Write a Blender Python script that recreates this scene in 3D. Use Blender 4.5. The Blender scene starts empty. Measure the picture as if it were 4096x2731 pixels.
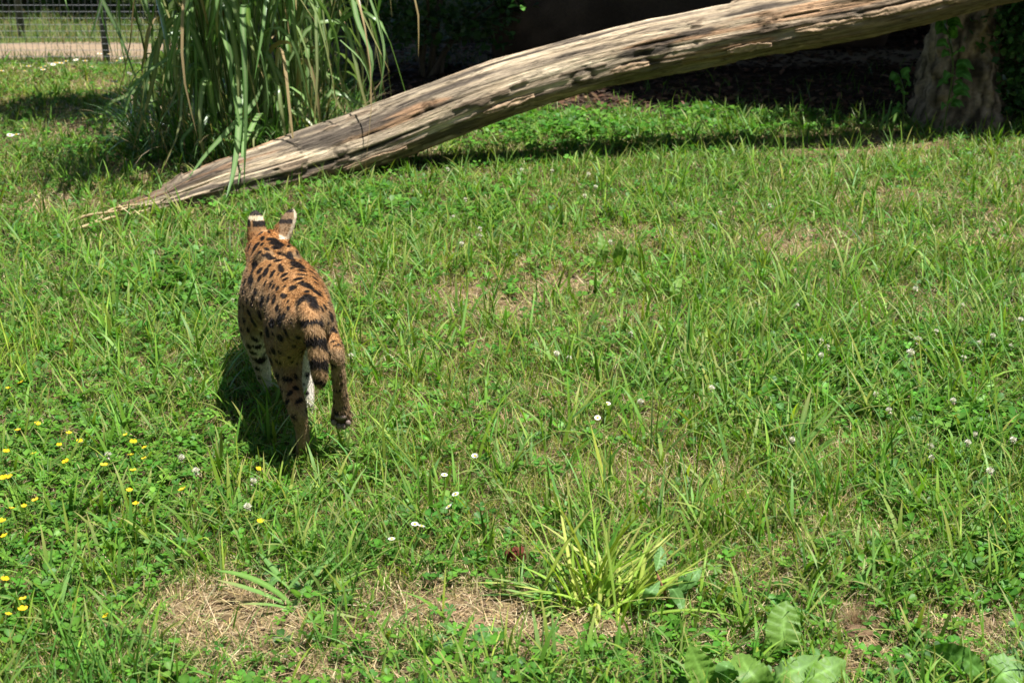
import bpy, bmesh, math, random
import numpy as np
from mathutils import Vector, Matrix
from mathutils.bvhtree import BVHTree

rad = math.radians
random.seed(7)
RNG = np.random.default_rng(11)
SC = bpy.context.scene
COL = SC.collection

# ------------------------------------------------------------------ camera, sky, sun, exposure
CAM_H = 1.9
PITCH = 20.4
FPX = 1024 * 50 / 36.0            # focal length in pixels of the 1024-wide picture
K = CAM_H / 1.7                   # scale of the distances below
cam_d = bpy.data.cameras.new('camera')
cam = bpy.data.objects.new('camera', cam_d)
COL.objects.link(cam)
cam.location = (0, 0, CAM_H)
cam.rotation_euler = (rad(90 - PITCH), 0, 0)
cam_d.lens = 50
cam_d.sensor_width = 36
cam_d.clip_start = 0.05
cam_d.clip_end = 2000
cam_d.dof.use_dof = True
cam_d.dof.focus_distance = 4.45
cam_d.dof.aperture_fstop = 5.6
SC.camera = cam

SUN_EL, SUN_AZ = 71.0, 32.0        # azimuth: degrees from +X towards the camera side (-Y)
world = bpy.data.worlds.new('World')
SC.world = world
world.use_nodes = True
wn = world.node_tree.nodes
wl = world.node_tree.links
sky = wn.new('ShaderNodeTexSky')
sky.sky_type = 'NISHITA'
sky.sun_disc = False
sky.sun_elevation = rad(SUN_EL)
sky.sun_rotation = rad(90 + SUN_AZ)
wl.new(sky.outputs[0], wn['Background'].inputs[0])
wn['Background'].inputs[1].default_value = 0.05

sun_d = bpy.data.lights.new('sun', 'SUN')
sun_d.energy = 5.0
sun_d.angle = rad(0.53)
sun_d.color = (1.0, 0.95, 0.87)
sun = bpy.data.objects.new('sun', sun_d)
COL.objects.link(sun)
SUN_DIR = Vector((math.cos(rad(SUN_EL)) * math.cos(rad(SUN_AZ)), -math.cos(rad(SUN_EL)) * math.sin(rad(SUN_AZ)), math.sin(rad(SUN_EL))))
sun.rotation_euler = SUN_DIR.to_track_quat('Z', 'Y').to_euler()
sun.location = (6, -4, 18)

SC.view_settings.view_transform = 'Standard'
SC.view_settings.look = 'None'
SC.view_settings.gamma = 1
SC.view_settings.use_curve_mapping = False
SC.view_settings.exposure = 1.08
SC.cycles.max_bounces = 5
SC.cycles.diffuse_bounces = 2
SC.cycles.glossy_bounces = 2
SC.cycles.transmission_bounces = 3
SC.cycles.transparent_max_bounces = 8

# ------------------------------------------------------------------ pixel rays (1024 x 682 picture)
_p = rad(PITCH)
UPV = Vector((0, math.sin(_p), math.cos(_p)))
FWD = Vector((0, math.cos(_p), -math.sin(_p)))
EYE = Vector((0, 0, CAM_H))

def ray(px, py):
    return FWD * FPX + Vector((1, 0, 0)) * (px - 512) + UPV * (341 - py)

def G(px, py, z=0.0):                       # where the ray meets height z
    d = ray(px, py)
    return EYE + d * ((z - CAM_H) / d.z)

def D(px, py, depth):                       # the point on the ray at that depth (scaled by K)
    d = ray(px, py)
    return EYE + d * (depth * K / d.y)

def proj(x, y, z):
    v = np.stack([np.asarray(x, float), np.asarray(y, float), np.asarray(z, float) - CAM_H], -1)
    f = v @ np.array(FWD)
    return 512 + FPX * v[..., 0] / f, 341 - FPX * (v @ np.array(UPV)) / f

# ------------------------------------------------------------------ noise
def _hash(i, j, s):
    h = (i.astype(np.int64) * 374761393 + j.astype(np.int64) * 668265263 + s * 982451653) & 0xFFFFFFFF
    h = ((h ^ (h >> 13)) * 1274126177) & 0xFFFFFFFF
    return ((h ^ (h >> 16)) & 0xFFFF) / 65535.0

def noise2(x, y, s=0):
    x = np.asarray(x, float); y = np.asarray(y, float)
    i = np.floor(x); j = np.floor(y)
    u = x - i; v = y - j
    u = u * u * (3 - 2 * u); v = v * v * (3 - 2 * v)
    return (_hash(i, j, s) * (1 - u) + _hash(i + 1, j, s) * u) * (1 - v) + (_hash(i, j + 1, s) * (1 - u) + _hash(i + 1, j + 1, s) * u) * v

def fbm(x, y, s=0, o=4):
    t = 0; a = 0.5
    for k in range(o):
        t = t + a * noise2(np.asarray(x) * 2 ** k, np.asarray(y) * 2 ** k, s + k * 17)
        a *= 0.5
    return t / (1 - 0.5 ** o)

def terr(x, y):
    return 0.05 * (fbm(np.asarray(x) * 0.9, np.asarray(y) * 0.9, 5, 4) - 0.5) + 0.02 * (noise2(np.asarray(x) * 5, np.asarray(y) * 5, 9) - 0.5)

def tz(x, y):
    return float(terr(np.array([x]), np.array([y]))[0])

def sstep(a, b, x):
    t = np.clip((x - a) / (b - a), 0, 1)
    return t * t * (3 - 2 * t)

# ------------------------------------------------------------------ objects
def tag(o, label=None, cat=None, group=None, kind=None):
    if label: o['label'] = label
    if cat: o['category'] = cat
    if group: o['group'] = group
    if kind: o['kind'] = kind
    return o

def empty(name, loc=(0, 0, 0)):
    o = bpy.data.objects.new(name, None)
    o.empty_display_size = 0.05
    COL.objects.link(o)
    o.location = loc
    return o

def mesh_data(name, V, F, C=None, smooth=False, uv=None):
    me = bpy.data.meshes.new(name)
    V = np.asarray(V, np.float32)
    if isinstance(F, np.ndarray):
        k = F.shape[1]
        me.vertices.add(len(V)); me.vertices.foreach_set('co', V.ravel())
        me.loops.add(F.size); me.loops.foreach_set('vertex_index', F.astype(np.int32).ravel())
        me.polygons.add(len(F)); me.polygons.foreach_set('loop_start', np.arange(0, F.size, k, dtype=np.int32))
        me.update(calc_edges=True)
    else:
        me.from_pydata([tuple(map(float, v)) for v in V], [], F)
        me.update()
    if C is not None:
        C = np.asarray(C, np.float32)
        if C.shape[1] == 3:
            C = np.concatenate([C, np.ones((len(C), 1), np.float32)], 1)
        a = me.color_attributes.new('col', 'FLOAT_COLOR', 'POINT')
        a.data.foreach_set('color', C.ravel())
    if uv is not None:
        l = me.uv_layers.new(name='UVMap')
        vi = np.zeros(len(me.loops), np.int32); me.loops.foreach_get('vertex_index', vi)
        l.data.foreach_set('uv', np.asarray(uv, np.float32)[vi].ravel())
    if smooth:
        me.polygons.foreach_set('use_smooth', np.ones(len(me.polygons), bool))
    return me

def link(name, me, mat=None, parent=None, loc=None):
    o = bpy.data.objects.new(name, me)
    COL.objects.link(o)
    if mat is not None and len(me.materials) == 0:
        me.materials.append(mat)
    if parent is not None: o.parent = parent
    if loc is not None: o.location = loc
    return o

def obj(name, V, F, mat, parent=None, C=None, smooth=False, uv=None, loc=None):
    return link(name, mesh_data(name, V, F, C, smooth, uv), mat, parent, loc)

class Acc:                                   # collects triangles with colours
    def __init__(s): s.V = []; s.F = []; s.C = []; s.n = 0
    def add(s, V, F, C):
        V = np.asarray(V, float).reshape(-1, 3)
        C = np.asarray(C, float)
        if C.ndim == 1: C = np.repeat(C[None, :], len(V), 0)
        s.V.append(V); s.F.append(np.asarray(F, np.int64) + s.n); s.C.append(C); s.n += len(V)
    def obj(s, name, mat, parent=None, smooth=False):
        return obj(name, np.concatenate(s.V), np.concatenate(s.F), mat, parent, np.concatenate(s.C), smooth)
    def data(s, name, smooth=False):
        return mesh_data(name, np.concatenate(s.V), np.concatenate(s.F), np.concatenate(s.C), smooth)

# ------------------------------------------------------------------ materials
def newmat(name):
    m = bpy.data.materials.new(name)
    m.use_nodes = True
    nt = m.node_tree
    for n in list(nt.nodes): nt.nodes.remove(n)
    out = nt.nodes.new('ShaderNodeOutputMaterial')
    return m, nt, out

def N(nt, t, **kw):
    n = nt.nodes.new(t)
    for k, v in kw.items():
        if k.startswith('i_'): n.inputs[k[2:].replace('_', ' ')].default_value = v
        else: setattr(n, k, v)
    return n

def leaf_mat(name, transl=0.45, gloss=0.10, rough=0.38, tint=(1.1, 1.25, 0.45)):
    """leaf colour from the attribute, diffuse + translucent + a thin gloss"""
    m, nt, out = newmat(name)
    L = nt.links.new
    at = N(nt, 'ShaderNodeAttribute', attribute_name='col')
    nz = N(nt, 'ShaderNodeTexNoise', i_Scale=260.0, i_Detail=2.0)
    geo = N(nt, 'ShaderNodeTexCoord')
    L(geo.outputs['Object'], nz.inputs['Vector'])
    mr = N(nt, 'ShaderNodeMapRange', i_To_Min=0.75, i_To_Max=1.25)
    L(nz.outputs[0], mr.inputs[0])
    mul = N(nt, 'ShaderNodeMix', data_type='RGBA', blend_type='MULTIPLY')
    mul.inputs[0].default_value = 1
    L(at.outputs['Color'], mul.inputs[6]); L(mr.outputs[0], mul.inputs[7])
    tc = N(nt, 'ShaderNodeMix', data_type='RGBA', blend_type='MULTIPLY')
    tc.inputs[0].default_value = 1
    L(mul.outputs[2], tc.inputs[6]); tc.inputs[7].default_value = (*tint, 1)
    df = N(nt, 'ShaderNodeBsdfDiffuse'); tr = N(nt, 'ShaderNodeBsdfTranslucent')
    gl = N(nt, 'ShaderNodeBsdfGlossy', i_Roughness=rough)
    gl.inputs['Color'].default_value = (0.9, 0.95, 1, 1)
    L(mul.outputs[2], df.inputs[0]); L(tc.outputs[2], tr.inputs[0])
    m1 = N(nt, 'ShaderNodeMixShader'); m1.inputs[0].default_value = transl
    L(df.outputs[0], m1.inputs[1]); L(tr.outputs[0], m1.inputs[2])
    fr = N(nt, 'ShaderNodeFresnel', i_IOR=1.35)
    ml = N(nt, 'ShaderNodeMath', operation='MULTIPLY_ADD'); ml.inputs[1].default_value = gloss * 2.5; ml.inputs[2].default_value = gloss * 0.12
    L(fr.outputs[0], ml.inputs[0])
    m2 = N(nt, 'ShaderNodeMixShader')
    L(ml.outputs[0], m2.inputs[0]); L(m1.outputs[0], m2.inputs[1]); L(gl.outputs[0], m2.inputs[2])
    L(m2.outputs[0], out.inputs[0])
    return m

def attr_mat(name, rough=0.8, spec=0.2, nscale=80, namp=0.3, bump=0.0):
    """solid colour from the attribute, broken up by noise"""
    m, nt, out = newmat(name)
    L = nt.links.new
    at = N(nt, 'ShaderNodeAttribute', attribute_name='col')
    tc = N(nt, 'ShaderNodeTexCoord')
    nz = N(nt, 'ShaderNodeTexNoise', i_Scale=nscale, i_Detail=4.0)
    L(tc.outputs['Object'], nz.inputs['Vector'])
    mr = N(nt, 'ShaderNodeMapRange', i_To_Min=1 - namp, i_To_Max=1 + namp)
    L(nz.outputs[0], mr.inputs[0])
    mul = N(nt, 'ShaderNodeMix', data_type='RGBA', blend_type='MULTIPLY'); mul.inputs[0].default_value = 1
    L(at.outputs['Color'], mul.inputs[6]); L(mr.outputs[0], mul.inputs[7])
    b = N(nt, 'ShaderNodeBsdfPrincipled', i_Roughness=rough)
    b.inputs['Specular IOR Level'].default_value = spec
    L(mul.outputs[2], b.inputs['Base Color'])
    if bump:
        bp = N(nt, 'ShaderNodeBump', i_Strength=bump, i_Distance=0.01)
        L(nz.outputs[0], bp.inputs['Height']); L(bp.outputs[0], b.inputs['Normal'])
    L(b.outputs[0], out.inputs[0])
    return m

M_GRASS = leaf_mat('grass_blade', 0.38, 0.030, 0.42)
M_LEAF = leaf_mat('weed_leaf', 0.40, 0.05, 0.42)
M_REED = leaf_mat('reed_leaf', 0.40, 0.10, 0.30, (1.0, 1.2, 0.5))
M_TREE = leaf_mat('tree_leaf', 0.30, 0.08, 0.45)
M_STRAW = leaf_mat('dry_straw', 0.25, 0.05, 0.5, (1.1, 1.0, 0.8))
M_PETAL = leaf_mat('petal', 0.35, 0.02, 0.6, (1, 1, 1))
M_FUR = leaf_mat('fur', 0.28, 0.05, 0.50, (1.1, 1.0, 0.85))
M_SKIN = attr_mat('coat', 0.75, 0.15, 220, 0.25)
M_PAD = attr_mat('paw_pad', 0.55, 0.4, 300, 0.25)
M_BARK = attr_mat('bark', 0.9, 0.15, 60, 0.45, 0.6)
M_TRUNK = attr_mat('rough_bark', 0.95, 0.1, 34, 0.75, 1.0)
M_STONE = attr_mat('stone', 0.9, 0.15, 90, 0.4, 0.6)
M_METAL = attr_mat('fence_metal', 0.5, 0.5, 60, 0.15)

# ------------------------------------------------------------------ leaf and blade geometry
def strip_blades(base, length, width, az, th0, curve, col, nseg=3, tipcol=None, twist=None, acc=None, taper=0.6):
    """n flat curved blades at once; returns V, F, C"""
    n = len(base)
    t = np.linspace(0, 1, nseg + 1)
    hd = np.stack([np.cos(az), np.sin(az), np.zeros(n)], -1)
    a2 = az + np.pi / 2 + (twist if twist is not None else 0)
    sd = np.stack([np.cos(a2), np.sin(a2), np.zeros(n)], -1)
    P = np.zeros((n, nseg + 1, 3)); P[:, 0] = base
    for k in range(nseg):
        th = th0 + curve * (t[k] + t[k + 1]) / 2
        P[:, k + 1] = P[:, k] + (hd * np.sin(th)[:, None] + np.array([0, 0, 1.0]) * np.cos(th)[:, None]) * (length / nseg)[:, None]
    prof = (1 - t ** 2 * 0.9) * (0.55 + 0.9 * t * (1 - t) * taper / 0.6)
    V = np.zeros((n, 2 * nseg + 1, 3)); C = np.zeros((n, 2 * nseg + 1, 3))
    tc = col if tipcol is None else tipcol
    for k in range(nseg):
        w = (width * prof[k] * 0.5)[:, None]
        V[:, 2 * k] = P[:, k] - sd * w; V[:, 2 * k + 1] = P[:, k] + sd * w
        C[:, 2 * k] = C[:, 2 * k + 1] = col * (1 - t[k] ** 2) + tc * t[k] ** 2
    V[:, -1] = P[:, -1]; C[:, -1] = tc
    f = []
    for k in range(nseg - 1):
        f += [(2 * k, 2 * k + 1, 2 * k + 3), (2 * k, 2 * k + 3, 2 * k + 2)]
    k = nseg - 1
    f.append((2 * k, 2 * k + 1, 2 * k + 2))
    F = (np.arange(n) * (2 * nseg + 1))[:, None, None] + np.array(f)[None]
    V = V.reshape(-1, 3); C = C.reshape(-1, 3); F = F.reshape(-1, 3)
    if acc is not None: acc.add(V, F, C)
    return V, F, C

def inst(acc, TV, TF, loc, rot, scale, col, shade=None):
    """template TV/TF placed at n places with rotation matrices rot (n,3,3)"""
    n = len(loc)
    V = np.einsum('nij,kj->nki', rot, TV) * np.asarray(scale).reshape(-1, 1, 1) + loc[:, None, :]
    C = np.repeat(col[:, None, :], len(TV), 1)
    if shade is not None: C = C * shade[None, :, None]
    F = (np.arange(n) * len(TV))[:, None, None] + TF[None]
    acc.add(V.reshape(-1, 3), F.reshape(-1, 3), C.reshape(-1, 3))

def rots(n, az, tilt, taz):
    """rotate about z by az, then tilt by 'tilt' towards direction taz"""
    c, s = np.cos(az), np.sin(az); Z = np.zeros(n); O = np.ones(n)
    Rz = np.stack([np.stack([c, -s, Z], -1), np.stack([s, c, Z], -1), np.stack([Z, Z, O], -1)], 1)
    ax = np.stack([-np.sin(taz), np.cos(taz), Z], -1)
    ct, st = np.cos(tilt), np.sin(tilt)
    x, y = ax[:, 0], ax[:, 1]
    Rt = np.stack([np.stack([ct + x * x * (1 - ct), x * y * (1 - ct), y * st], -1),
                   np.stack([x * y * (1 - ct), ct + y * y * (1 - ct), -x * st], -1),
                   np.stack([-y * st, x * st, ct], -1)], 1)
    return Rt @ Rz

def ribbon(pts, widths, side=None, fold=0.0, na=3, col=(.1, .2, .03), rib=None, wave=0.0, seed=0, tipcol=None):
    """one leaf along a polyline, na verts across, V-folded; returns V, F, C (local to world)"""
    P = np.array([tuple(p) for p in pts], float)
    n = len(P)
    T = np.gradient(P, axis=0); T /= np.linalg.norm(T, axis=1)[:, None] + 1e-9
    side = np.array(side if side is not None else (1, 0, 0), float)
    S = side[None] - T * (T @ side)[:, None]
    S /= np.linalg.norm(S, axis=1)[:, None] + 1e-9
    Nn = np.cross(S, T)
    V = []; C = []
    r = np.random.default_rng(seed)
    ph = r.uniform(0, 6.28)
    col = np.array(col, float)
    rib = col if rib is None else np.array(rib, float)
    tip = col if tipcol is None else np.array(tipcol, float)
    for i in range(n):
        for j in range(na):
            s = (j / (na - 1) - 0.5) * 2
            w = widths[i] * 0.5
            off = S[i] * (s * w) + Nn[i] * (abs(s) * w * fold + wave * w * math.sin(ph + i * 1.9 + s * 2.2) * abs(s))
            V.append(P[i] + off)
            f = 1 - min(1, abs(s) * (na - 1) / 2)
            tt = (i / (n - 1)) ** 3
            C.append((col * (1 - f) + rib * f) * (1 - tt) + tip * tt)
    F = []
    for i in range(n - 1):
        for j in range(na - 1):
            a = i * na + j
            F += [(a, a + 1, a + na + 1), (a, a + na + 1, a + na)]
    return np.array(V), np.array(F), np.array(C)

def loft(rings, close=True):
    """list of (k,3) rings -> V, quads+caps as list"""
    k = len(rings[0]); V = np.concatenate(rings); F = []
    for i in range(len(rings) - 1):
        for j in range(k):
            a = i * k + j; b = i * k + (j + 1) % k
            F.append((a, b, b + k, a + k))
    if close:
        F.append(tuple(range(k - 1, -1, -1))); F.append(tuple((len(rings) - 1) * k + j for j in range(k)))
    return V, F

def tube(pts, radii, k=10, flat=None, up=(0, 0, 1)):
    P = [Vector(p) for p in pts]
    rings = []
    for i, p in enumerate(P):
        t = (P[min(i + 1, len(P) - 1)] - P[max(i - 1, 0)]).normalized()
        u = Vector(up)
        if abs(t.dot(u)) > 0.95: u = Vector((0, 1, 0))
        s = t.cross(u).normalized(); w = s.cross(t).normalized()
        r = radii[i]
        rs, rw = (r, r) if not isinstance(r, (tuple, list)) else r
        rings.append(np.array([tuple(p + s * (math.cos(a) * rs) + w * (math.sin(a) * rw)) for a in np.linspace(0, 2 * math.pi, k, endpoint=False)]))
    return loft(rings)

def catmull(pts, n):
    P = np.array([tuple(p) for p in pts], float)
    P = np.concatenate([[2 * P[0] - P[1]], P, [2 * P[-1] - P[-2]]])
    out = []
    m = len(P) - 3
    for i in range(n):
        u = i / (n - 1) * m; k = min(int(u), m - 1); t = u - k
        a, b, c, d = P[k:k + 4]
        out.append(0.5 * ((2 * b) + (c - a) * t + (2 * a - 5 * b + 4 * c - d) * t * t + (3 * b - a - 3 * c + d) * t ** 3))
    return np.array(out)
# ------------------------------------------------------------------ layout maps over the lawn
def blob(px, py, cx, cy, rx, ry):
    return np.exp(-(((px - cx) / rx) ** 2 + ((py - cy) / ry) ** 2))

def straw_map(x, y):
    px, py = proj(x, y, np.zeros_like(x))
    m = np.zeros_like(px)
    for b, k in (((240, 614, 85, 34), 1.7), ((450, 617, 115, 34), 1.3), ((560, 630, 100, 32), 1.4), ((350, 672, 140, 16), 1.0), ((860, 640, 45, 32), 1.2), ((985, 630, 60, 26), 1.0),
                 ((700, 640, 60, 40), .55), ((300, 660, 120, 22), .6), ((500, 298, 70, 18), 1.0), ((570, 285, 50, 14), 1.0), ((800, 245, 70, 16), .9), ((345, 275, 40, 12), .8), ((640, 320, 60, 14), .6), ((900, 200, 80, 12), .6),
                 ((470, 345, 40, 12), .5), ((420, 355, 60, 14), .45), ((640, 480, 160, 50), .5), ((760, 560, 140, 60), .45), ((560, 420, 120, 30), .45), ((880, 145, 70, 12), .8),
                 ((90, 130, 40, 10), .6), ((150, 170, 60, 12), .5), ((520, 545, 40, 25), .6), ((350, 290, 30, 14), .5), ((60, 205, 60, 12), .4),
                 ((505, 265, 90, 14), .4), ((690, 240, 70, 14), .35), ((330, 420, 40, 25), .3)):
        m = np.maximum(m, k * blob(px, py, *b))
    m = m * (0.45 + 1.1 * fbm(x * 5, y * 5, 31, 3)) + 0.38 * sstep(0.52, 0.78, fbm(x * 1.7, y * 1.7, 77, 4))
    return np.clip(m, 0, 1)

def clover_map(x, y):
    px, py = proj(x, y, np.zeros_like(x))
    m = 0.30 + 0 * px
    for b, k in (((920, 430, 150, 110), .95), ((820, 400, 120, 80), .7), ((1010, 560, 60, 80), .6), ((600, 130, 260, 28), .9), ((130, 145, 120, 22), .9),
                 ((120, 460, 170, 70), .35), ((420, 210, 160, 40), .6), ((180, 300, 120, 60), .6), ((480, 440, 60, 40), .5), ((330, 440, 60, 50), .4)):
        m = np.maximum(m, k * blob(px, py, *b))
    return np.clip(m * (0.25 + 1.5 * fbm(x * 2.6, y * 2.6, 41, 3)), 0, 1)

def cinq_map(x, y):
    px, py = proj(x, y, np.zeros_like(x))
    m = 0.05 + 0 * px
    for b, k in (((110, 470, 170, 75), 1.0), ((60, 560, 120, 60), .8), ((270, 470, 70, 50), .7), ((420, 640, 60, 30), .5), ((620, 640, 80, 30), .8), ((860, 650, 150, 30), .5), ((320, 660, 100, 30), .5)):
        m = np.maximum(m, k * blob(px, py, *b))
    return np.clip(m * (0.3 + 1.3 * fbm(x * 3, y * 3, 51, 3)), 0, 1)

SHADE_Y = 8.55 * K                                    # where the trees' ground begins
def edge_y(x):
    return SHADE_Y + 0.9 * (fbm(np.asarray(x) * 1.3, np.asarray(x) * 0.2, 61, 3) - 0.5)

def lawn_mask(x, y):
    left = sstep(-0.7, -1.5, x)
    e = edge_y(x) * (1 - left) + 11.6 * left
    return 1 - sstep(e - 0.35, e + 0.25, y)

def sample(n, y0=2.25, y1=12.2, p=1.0, marg=1.14):
    """points in the seen wedge of lawn, denser near the camera by 1/y^p"""
    u = RNG.random(int(n))
    a = 2 - p                                          # density * width ~ y^(1-p)
    y = (y0 ** a + u * (y1 ** a - y0 ** a)) ** (1 / a) if abs(a) > 1e-6 else y0 * (y1 / y0) ** u
    x = (RNG.random(int(n)) - 0.5) * 2 * (0.36 * marg * np.sqrt(y * y + CAM_H ** 2) + 0.22)
    return x, y

def colmix(n, cols, wts, var=0.18):
    idx = RNG.choice(len(cols), n, p=np.array(wts) / sum(wts))
    c = np.array(cols)[idx]
    return c * (1 + var * RNG.standard_normal((n, 1))).clip(.45, 1.7) * (1 + 0.06 * RNG.standard_normal((n, 3)))

# ------------------------------------------------------------------ ground sheet
def ground():
    xs = np.concatenate([-np.geomspace(600, 8, 12), np.arange(-7, 7.01, 0.09), np.geomspace(8, 600, 12)])
    ys = np.concatenate([[-600, -150, -40, -10, -3, 0], np.arange(1.5, 15.01, 0.09), np.geomspace(17, 700, 14)])
    X, Y = np.meshgrid(xs, ys)
    near = (1 - sstep(9, 16, np.abs(X))) * (1 - sstep(15, 24, np.abs(Y - 5)))
    Z = terr(X, Y) * near
    V = np.stack([X, Y, Z], -1).reshape(-1, 3)
    nx, ny = len(xs), len(ys)
    i = np.arange(nx - 1); j = np.arange(ny - 1)
    a = (j[:, None] * nx + i[None]).ravel()
    F = np.stack([a, a + 1, a + nx + 1, a + nx], 1)
    lm = lawn_mask(V[:, 0], V[:, 1]) * (V[:, 1] > 0)
    st = straw_map(V[:, 0], V[:, 1])
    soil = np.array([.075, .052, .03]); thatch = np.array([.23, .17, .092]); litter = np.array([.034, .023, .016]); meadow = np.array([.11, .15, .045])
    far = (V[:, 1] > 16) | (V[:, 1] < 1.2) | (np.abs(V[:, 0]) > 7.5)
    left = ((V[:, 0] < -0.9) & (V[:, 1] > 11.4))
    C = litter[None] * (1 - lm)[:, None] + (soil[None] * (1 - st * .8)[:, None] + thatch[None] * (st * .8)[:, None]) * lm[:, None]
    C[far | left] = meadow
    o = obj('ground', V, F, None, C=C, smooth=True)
    m, nt, out = newmat('ground_soil')
    L = nt.links.new
    at = N(nt, 'ShaderNodeAttribute', attribute_name='col'); tc = N(nt, 'ShaderNodeTexCoord')
    n1 = N(nt, 'ShaderNodeTexNoise', i_Scale=38.0, i_Detail=8.0, i_Roughness=0.7)
    n2 = N(nt, 'ShaderNodeTexNoise', i_Scale=7.0, i_Detail=4.0)
    for n_ in (n1, n2): L(tc.outputs['Object'], n_.inputs['Vector'])
    r1 = N(nt, 'ShaderNodeMapRange', i_From_Min=.3, i_From_Max=.7, i_To_Min=.45, i_To_Max=1.6)
    L(n1.outputs[0], r1.inputs[0])
    mu = N(nt, 'ShaderNodeMix', data_type='RGBA', blend_type='MULTIPLY'); mu.inputs[0].default_value = 1
    L(at.outputs['Color'], mu.inputs[6]); L(r1.outputs[0], mu.inputs[7])
    hs = N(nt, 'ShaderNodeHueSaturation'); r2 = N(nt, 'ShaderNodeMapRange', i_To_Min=.7, i_To_Max=1.25)
    L(n2.outputs[0], r2.inputs[0]); L(r2.outputs[0], hs.inputs['Value']); L(mu.outputs[2], hs.inputs['Color'])
    b = N(nt, 'ShaderNodeBsdfPrincipled', i_Roughness=.95); b.inputs['Specular IOR Level'].default_value = .1
    L(hs.outputs[0], b.inputs['Base Color'])
    bp = N(nt, 'ShaderNodeBump', i_Strength=.9, i_Distance=.02); L(n1.outputs[0], bp.inputs['Height']); L(bp.outputs[0], b.inputs['Normal'])
    L(b.outputs[0], out.inputs[0])
    o.data.materials.append(m)
    tag(o, 'brown soil and dry thatch of the enclosure under the grass', 'ground', kind='structure')
ground()

# ------------------------------------------------------------------ the lawn: grass, clover, creeping leaves, straw
def ground_pts(x, y, z=0.0):
    return np.stack([x, y, terr(x, y) + z], -1)

def keep(x, y, pr):
    k = RNG.random(len(x)) < pr
    return x[k], y[k]

GREENS = [(.11, .235, .022), (.14, .27, .03), (.08, .185, .02), (.18, .30, .035), (.26, .33, .045), (.095, .22, .035)]

def lawn_grass():
    acc = Acc()
    # short dense turf, taller where the mower missed it
    x, y = sample(560000, p=1.55)
    st = straw_map(x, y)
    pr = lawn_mask(x, y) * (1 - .93 * st) * (1 - .35 * clover_map(x, y)) * (1 - .5 * cinq_map(x, y))
    x, y = keep(x, y, pr)
    n = len(x)
    px, py = proj(x, y, np.zeros(n))
    tall = .75 + .75 * blob(px, py, 820, 420, 330, 170) + .45 * blob(px, py, 600, 520, 200, 80) + .35 * blob(px, py, 60, 330, 120, 60) + .3 * blob(px, py, 330, 560, 90, 40)
    patch = fbm(x * 1.1, y * 1.1, 83, 3)
    ln = (0.026 + 0.060 * RNG.random(n) ** 1.5) * (0.55 + 0.9 * patch) * tall
    wd = (0.0020 + 0.0030 * RNG.random(n)) * np.maximum(1, y / 5.0)
    col = colmix(n, GREENS, [4, 4, 3, 3, 1.6, 2.2], .28) * .84
    hue = (fbm(x * .8, y * .8, 91, 3) - .5)[:, None]
    col = col * (1 + hue * np.array([1.3, .35, -.3]))
    dry = RNG.random(n) < .13 + .3 * straw_map(x, y)
    col[dry] = colmix(int(dry.sum()), [(.50, .40, .20), (.40, .31, .15), (.60, .52, .30)], [2, 2, 1.4])
    tip = np.where(RNG.random((n, 1)) < .28, np.array([[.42, .38, .16]]), col)
    az = RNG.uniform(0, 6.283, n); t0 = RNG.uniform(0, .85, n); cv = RNG.uniform(.1, 1.4, n); tw = RNG.normal(0, .5, n); bp_ = ground_pts(x, y, -.003)
    for m, sg in ((y < 5.2, 3), (y >= 5.2, 2)):
        strip_blades(bp_[m], ln[m], wd[m], az[m], t0[m], cv[m], col[m], sg, tip[m], tw[m], acc)
    # longer, broader blades standing above it, in loose tufts
    tx, ty = sample(17000, p=1.25)
    tx, ty = keep(tx, ty, lawn_mask(tx, ty) * (1 - .98 * straw_map(tx, ty)) * (1 - .55 * cinq_map(tx, ty)) * (.35 + .9 * fbm(tx * 1.4, ty * 1.4, 97, 2)))
    px, py = proj(tx, ty, np.zeros_like(tx))
    long_ = .78 + .55 * blob(px, py, 900, 330, 240, 130) + .45 * blob(px, py, 620, 480, 240, 90) + .25 * blob(px, py, 250, 300, 260, 80)
    reps = RNG.integers(2, 8, len(tx))
    x = np.repeat(tx, reps); y = np.repeat(ty, reps); lf = np.repeat(long_, reps)
    n = len(x)
    x = x + RNG.normal(0, .012, n); y = y + RNG.normal(0, .012, n)
    ln = (0.07 + .17 * RNG.random(n) ** 1.3) * lf
    wd = (.0042 + .0080 * RNG.random(n) ** 1.3) * np.where(np.repeat(RNG.random(len(tx)) < .50, reps), 1.6, .8)
    col = colmix(n, [(.12, .25, .03), (.085, .20, .03), (.17, .29, .04), (.24, .33, .05), (.13, .25, .065)], [4, 3, 3, 1.2, 2])
    tip = np.where(RNG.random((n, 1)) < .3, np.array([[.36, .33, .12]]), col * 1.1)
    strip_blades(ground_pts(x, y), ln, wd, RNG.uniform(0, 6.283, n), RNG.uniform(.05, .7, n), RNG.uniform(.1, 1.5, n), col, 5, tip, RNG.normal(0, .5, n), acc)
    o = acc.obj('grass', M_GRASS)
    tag(o, 'short sunlit green grass covering the enclosure floor', 'grass', kind='stuff')

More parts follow.
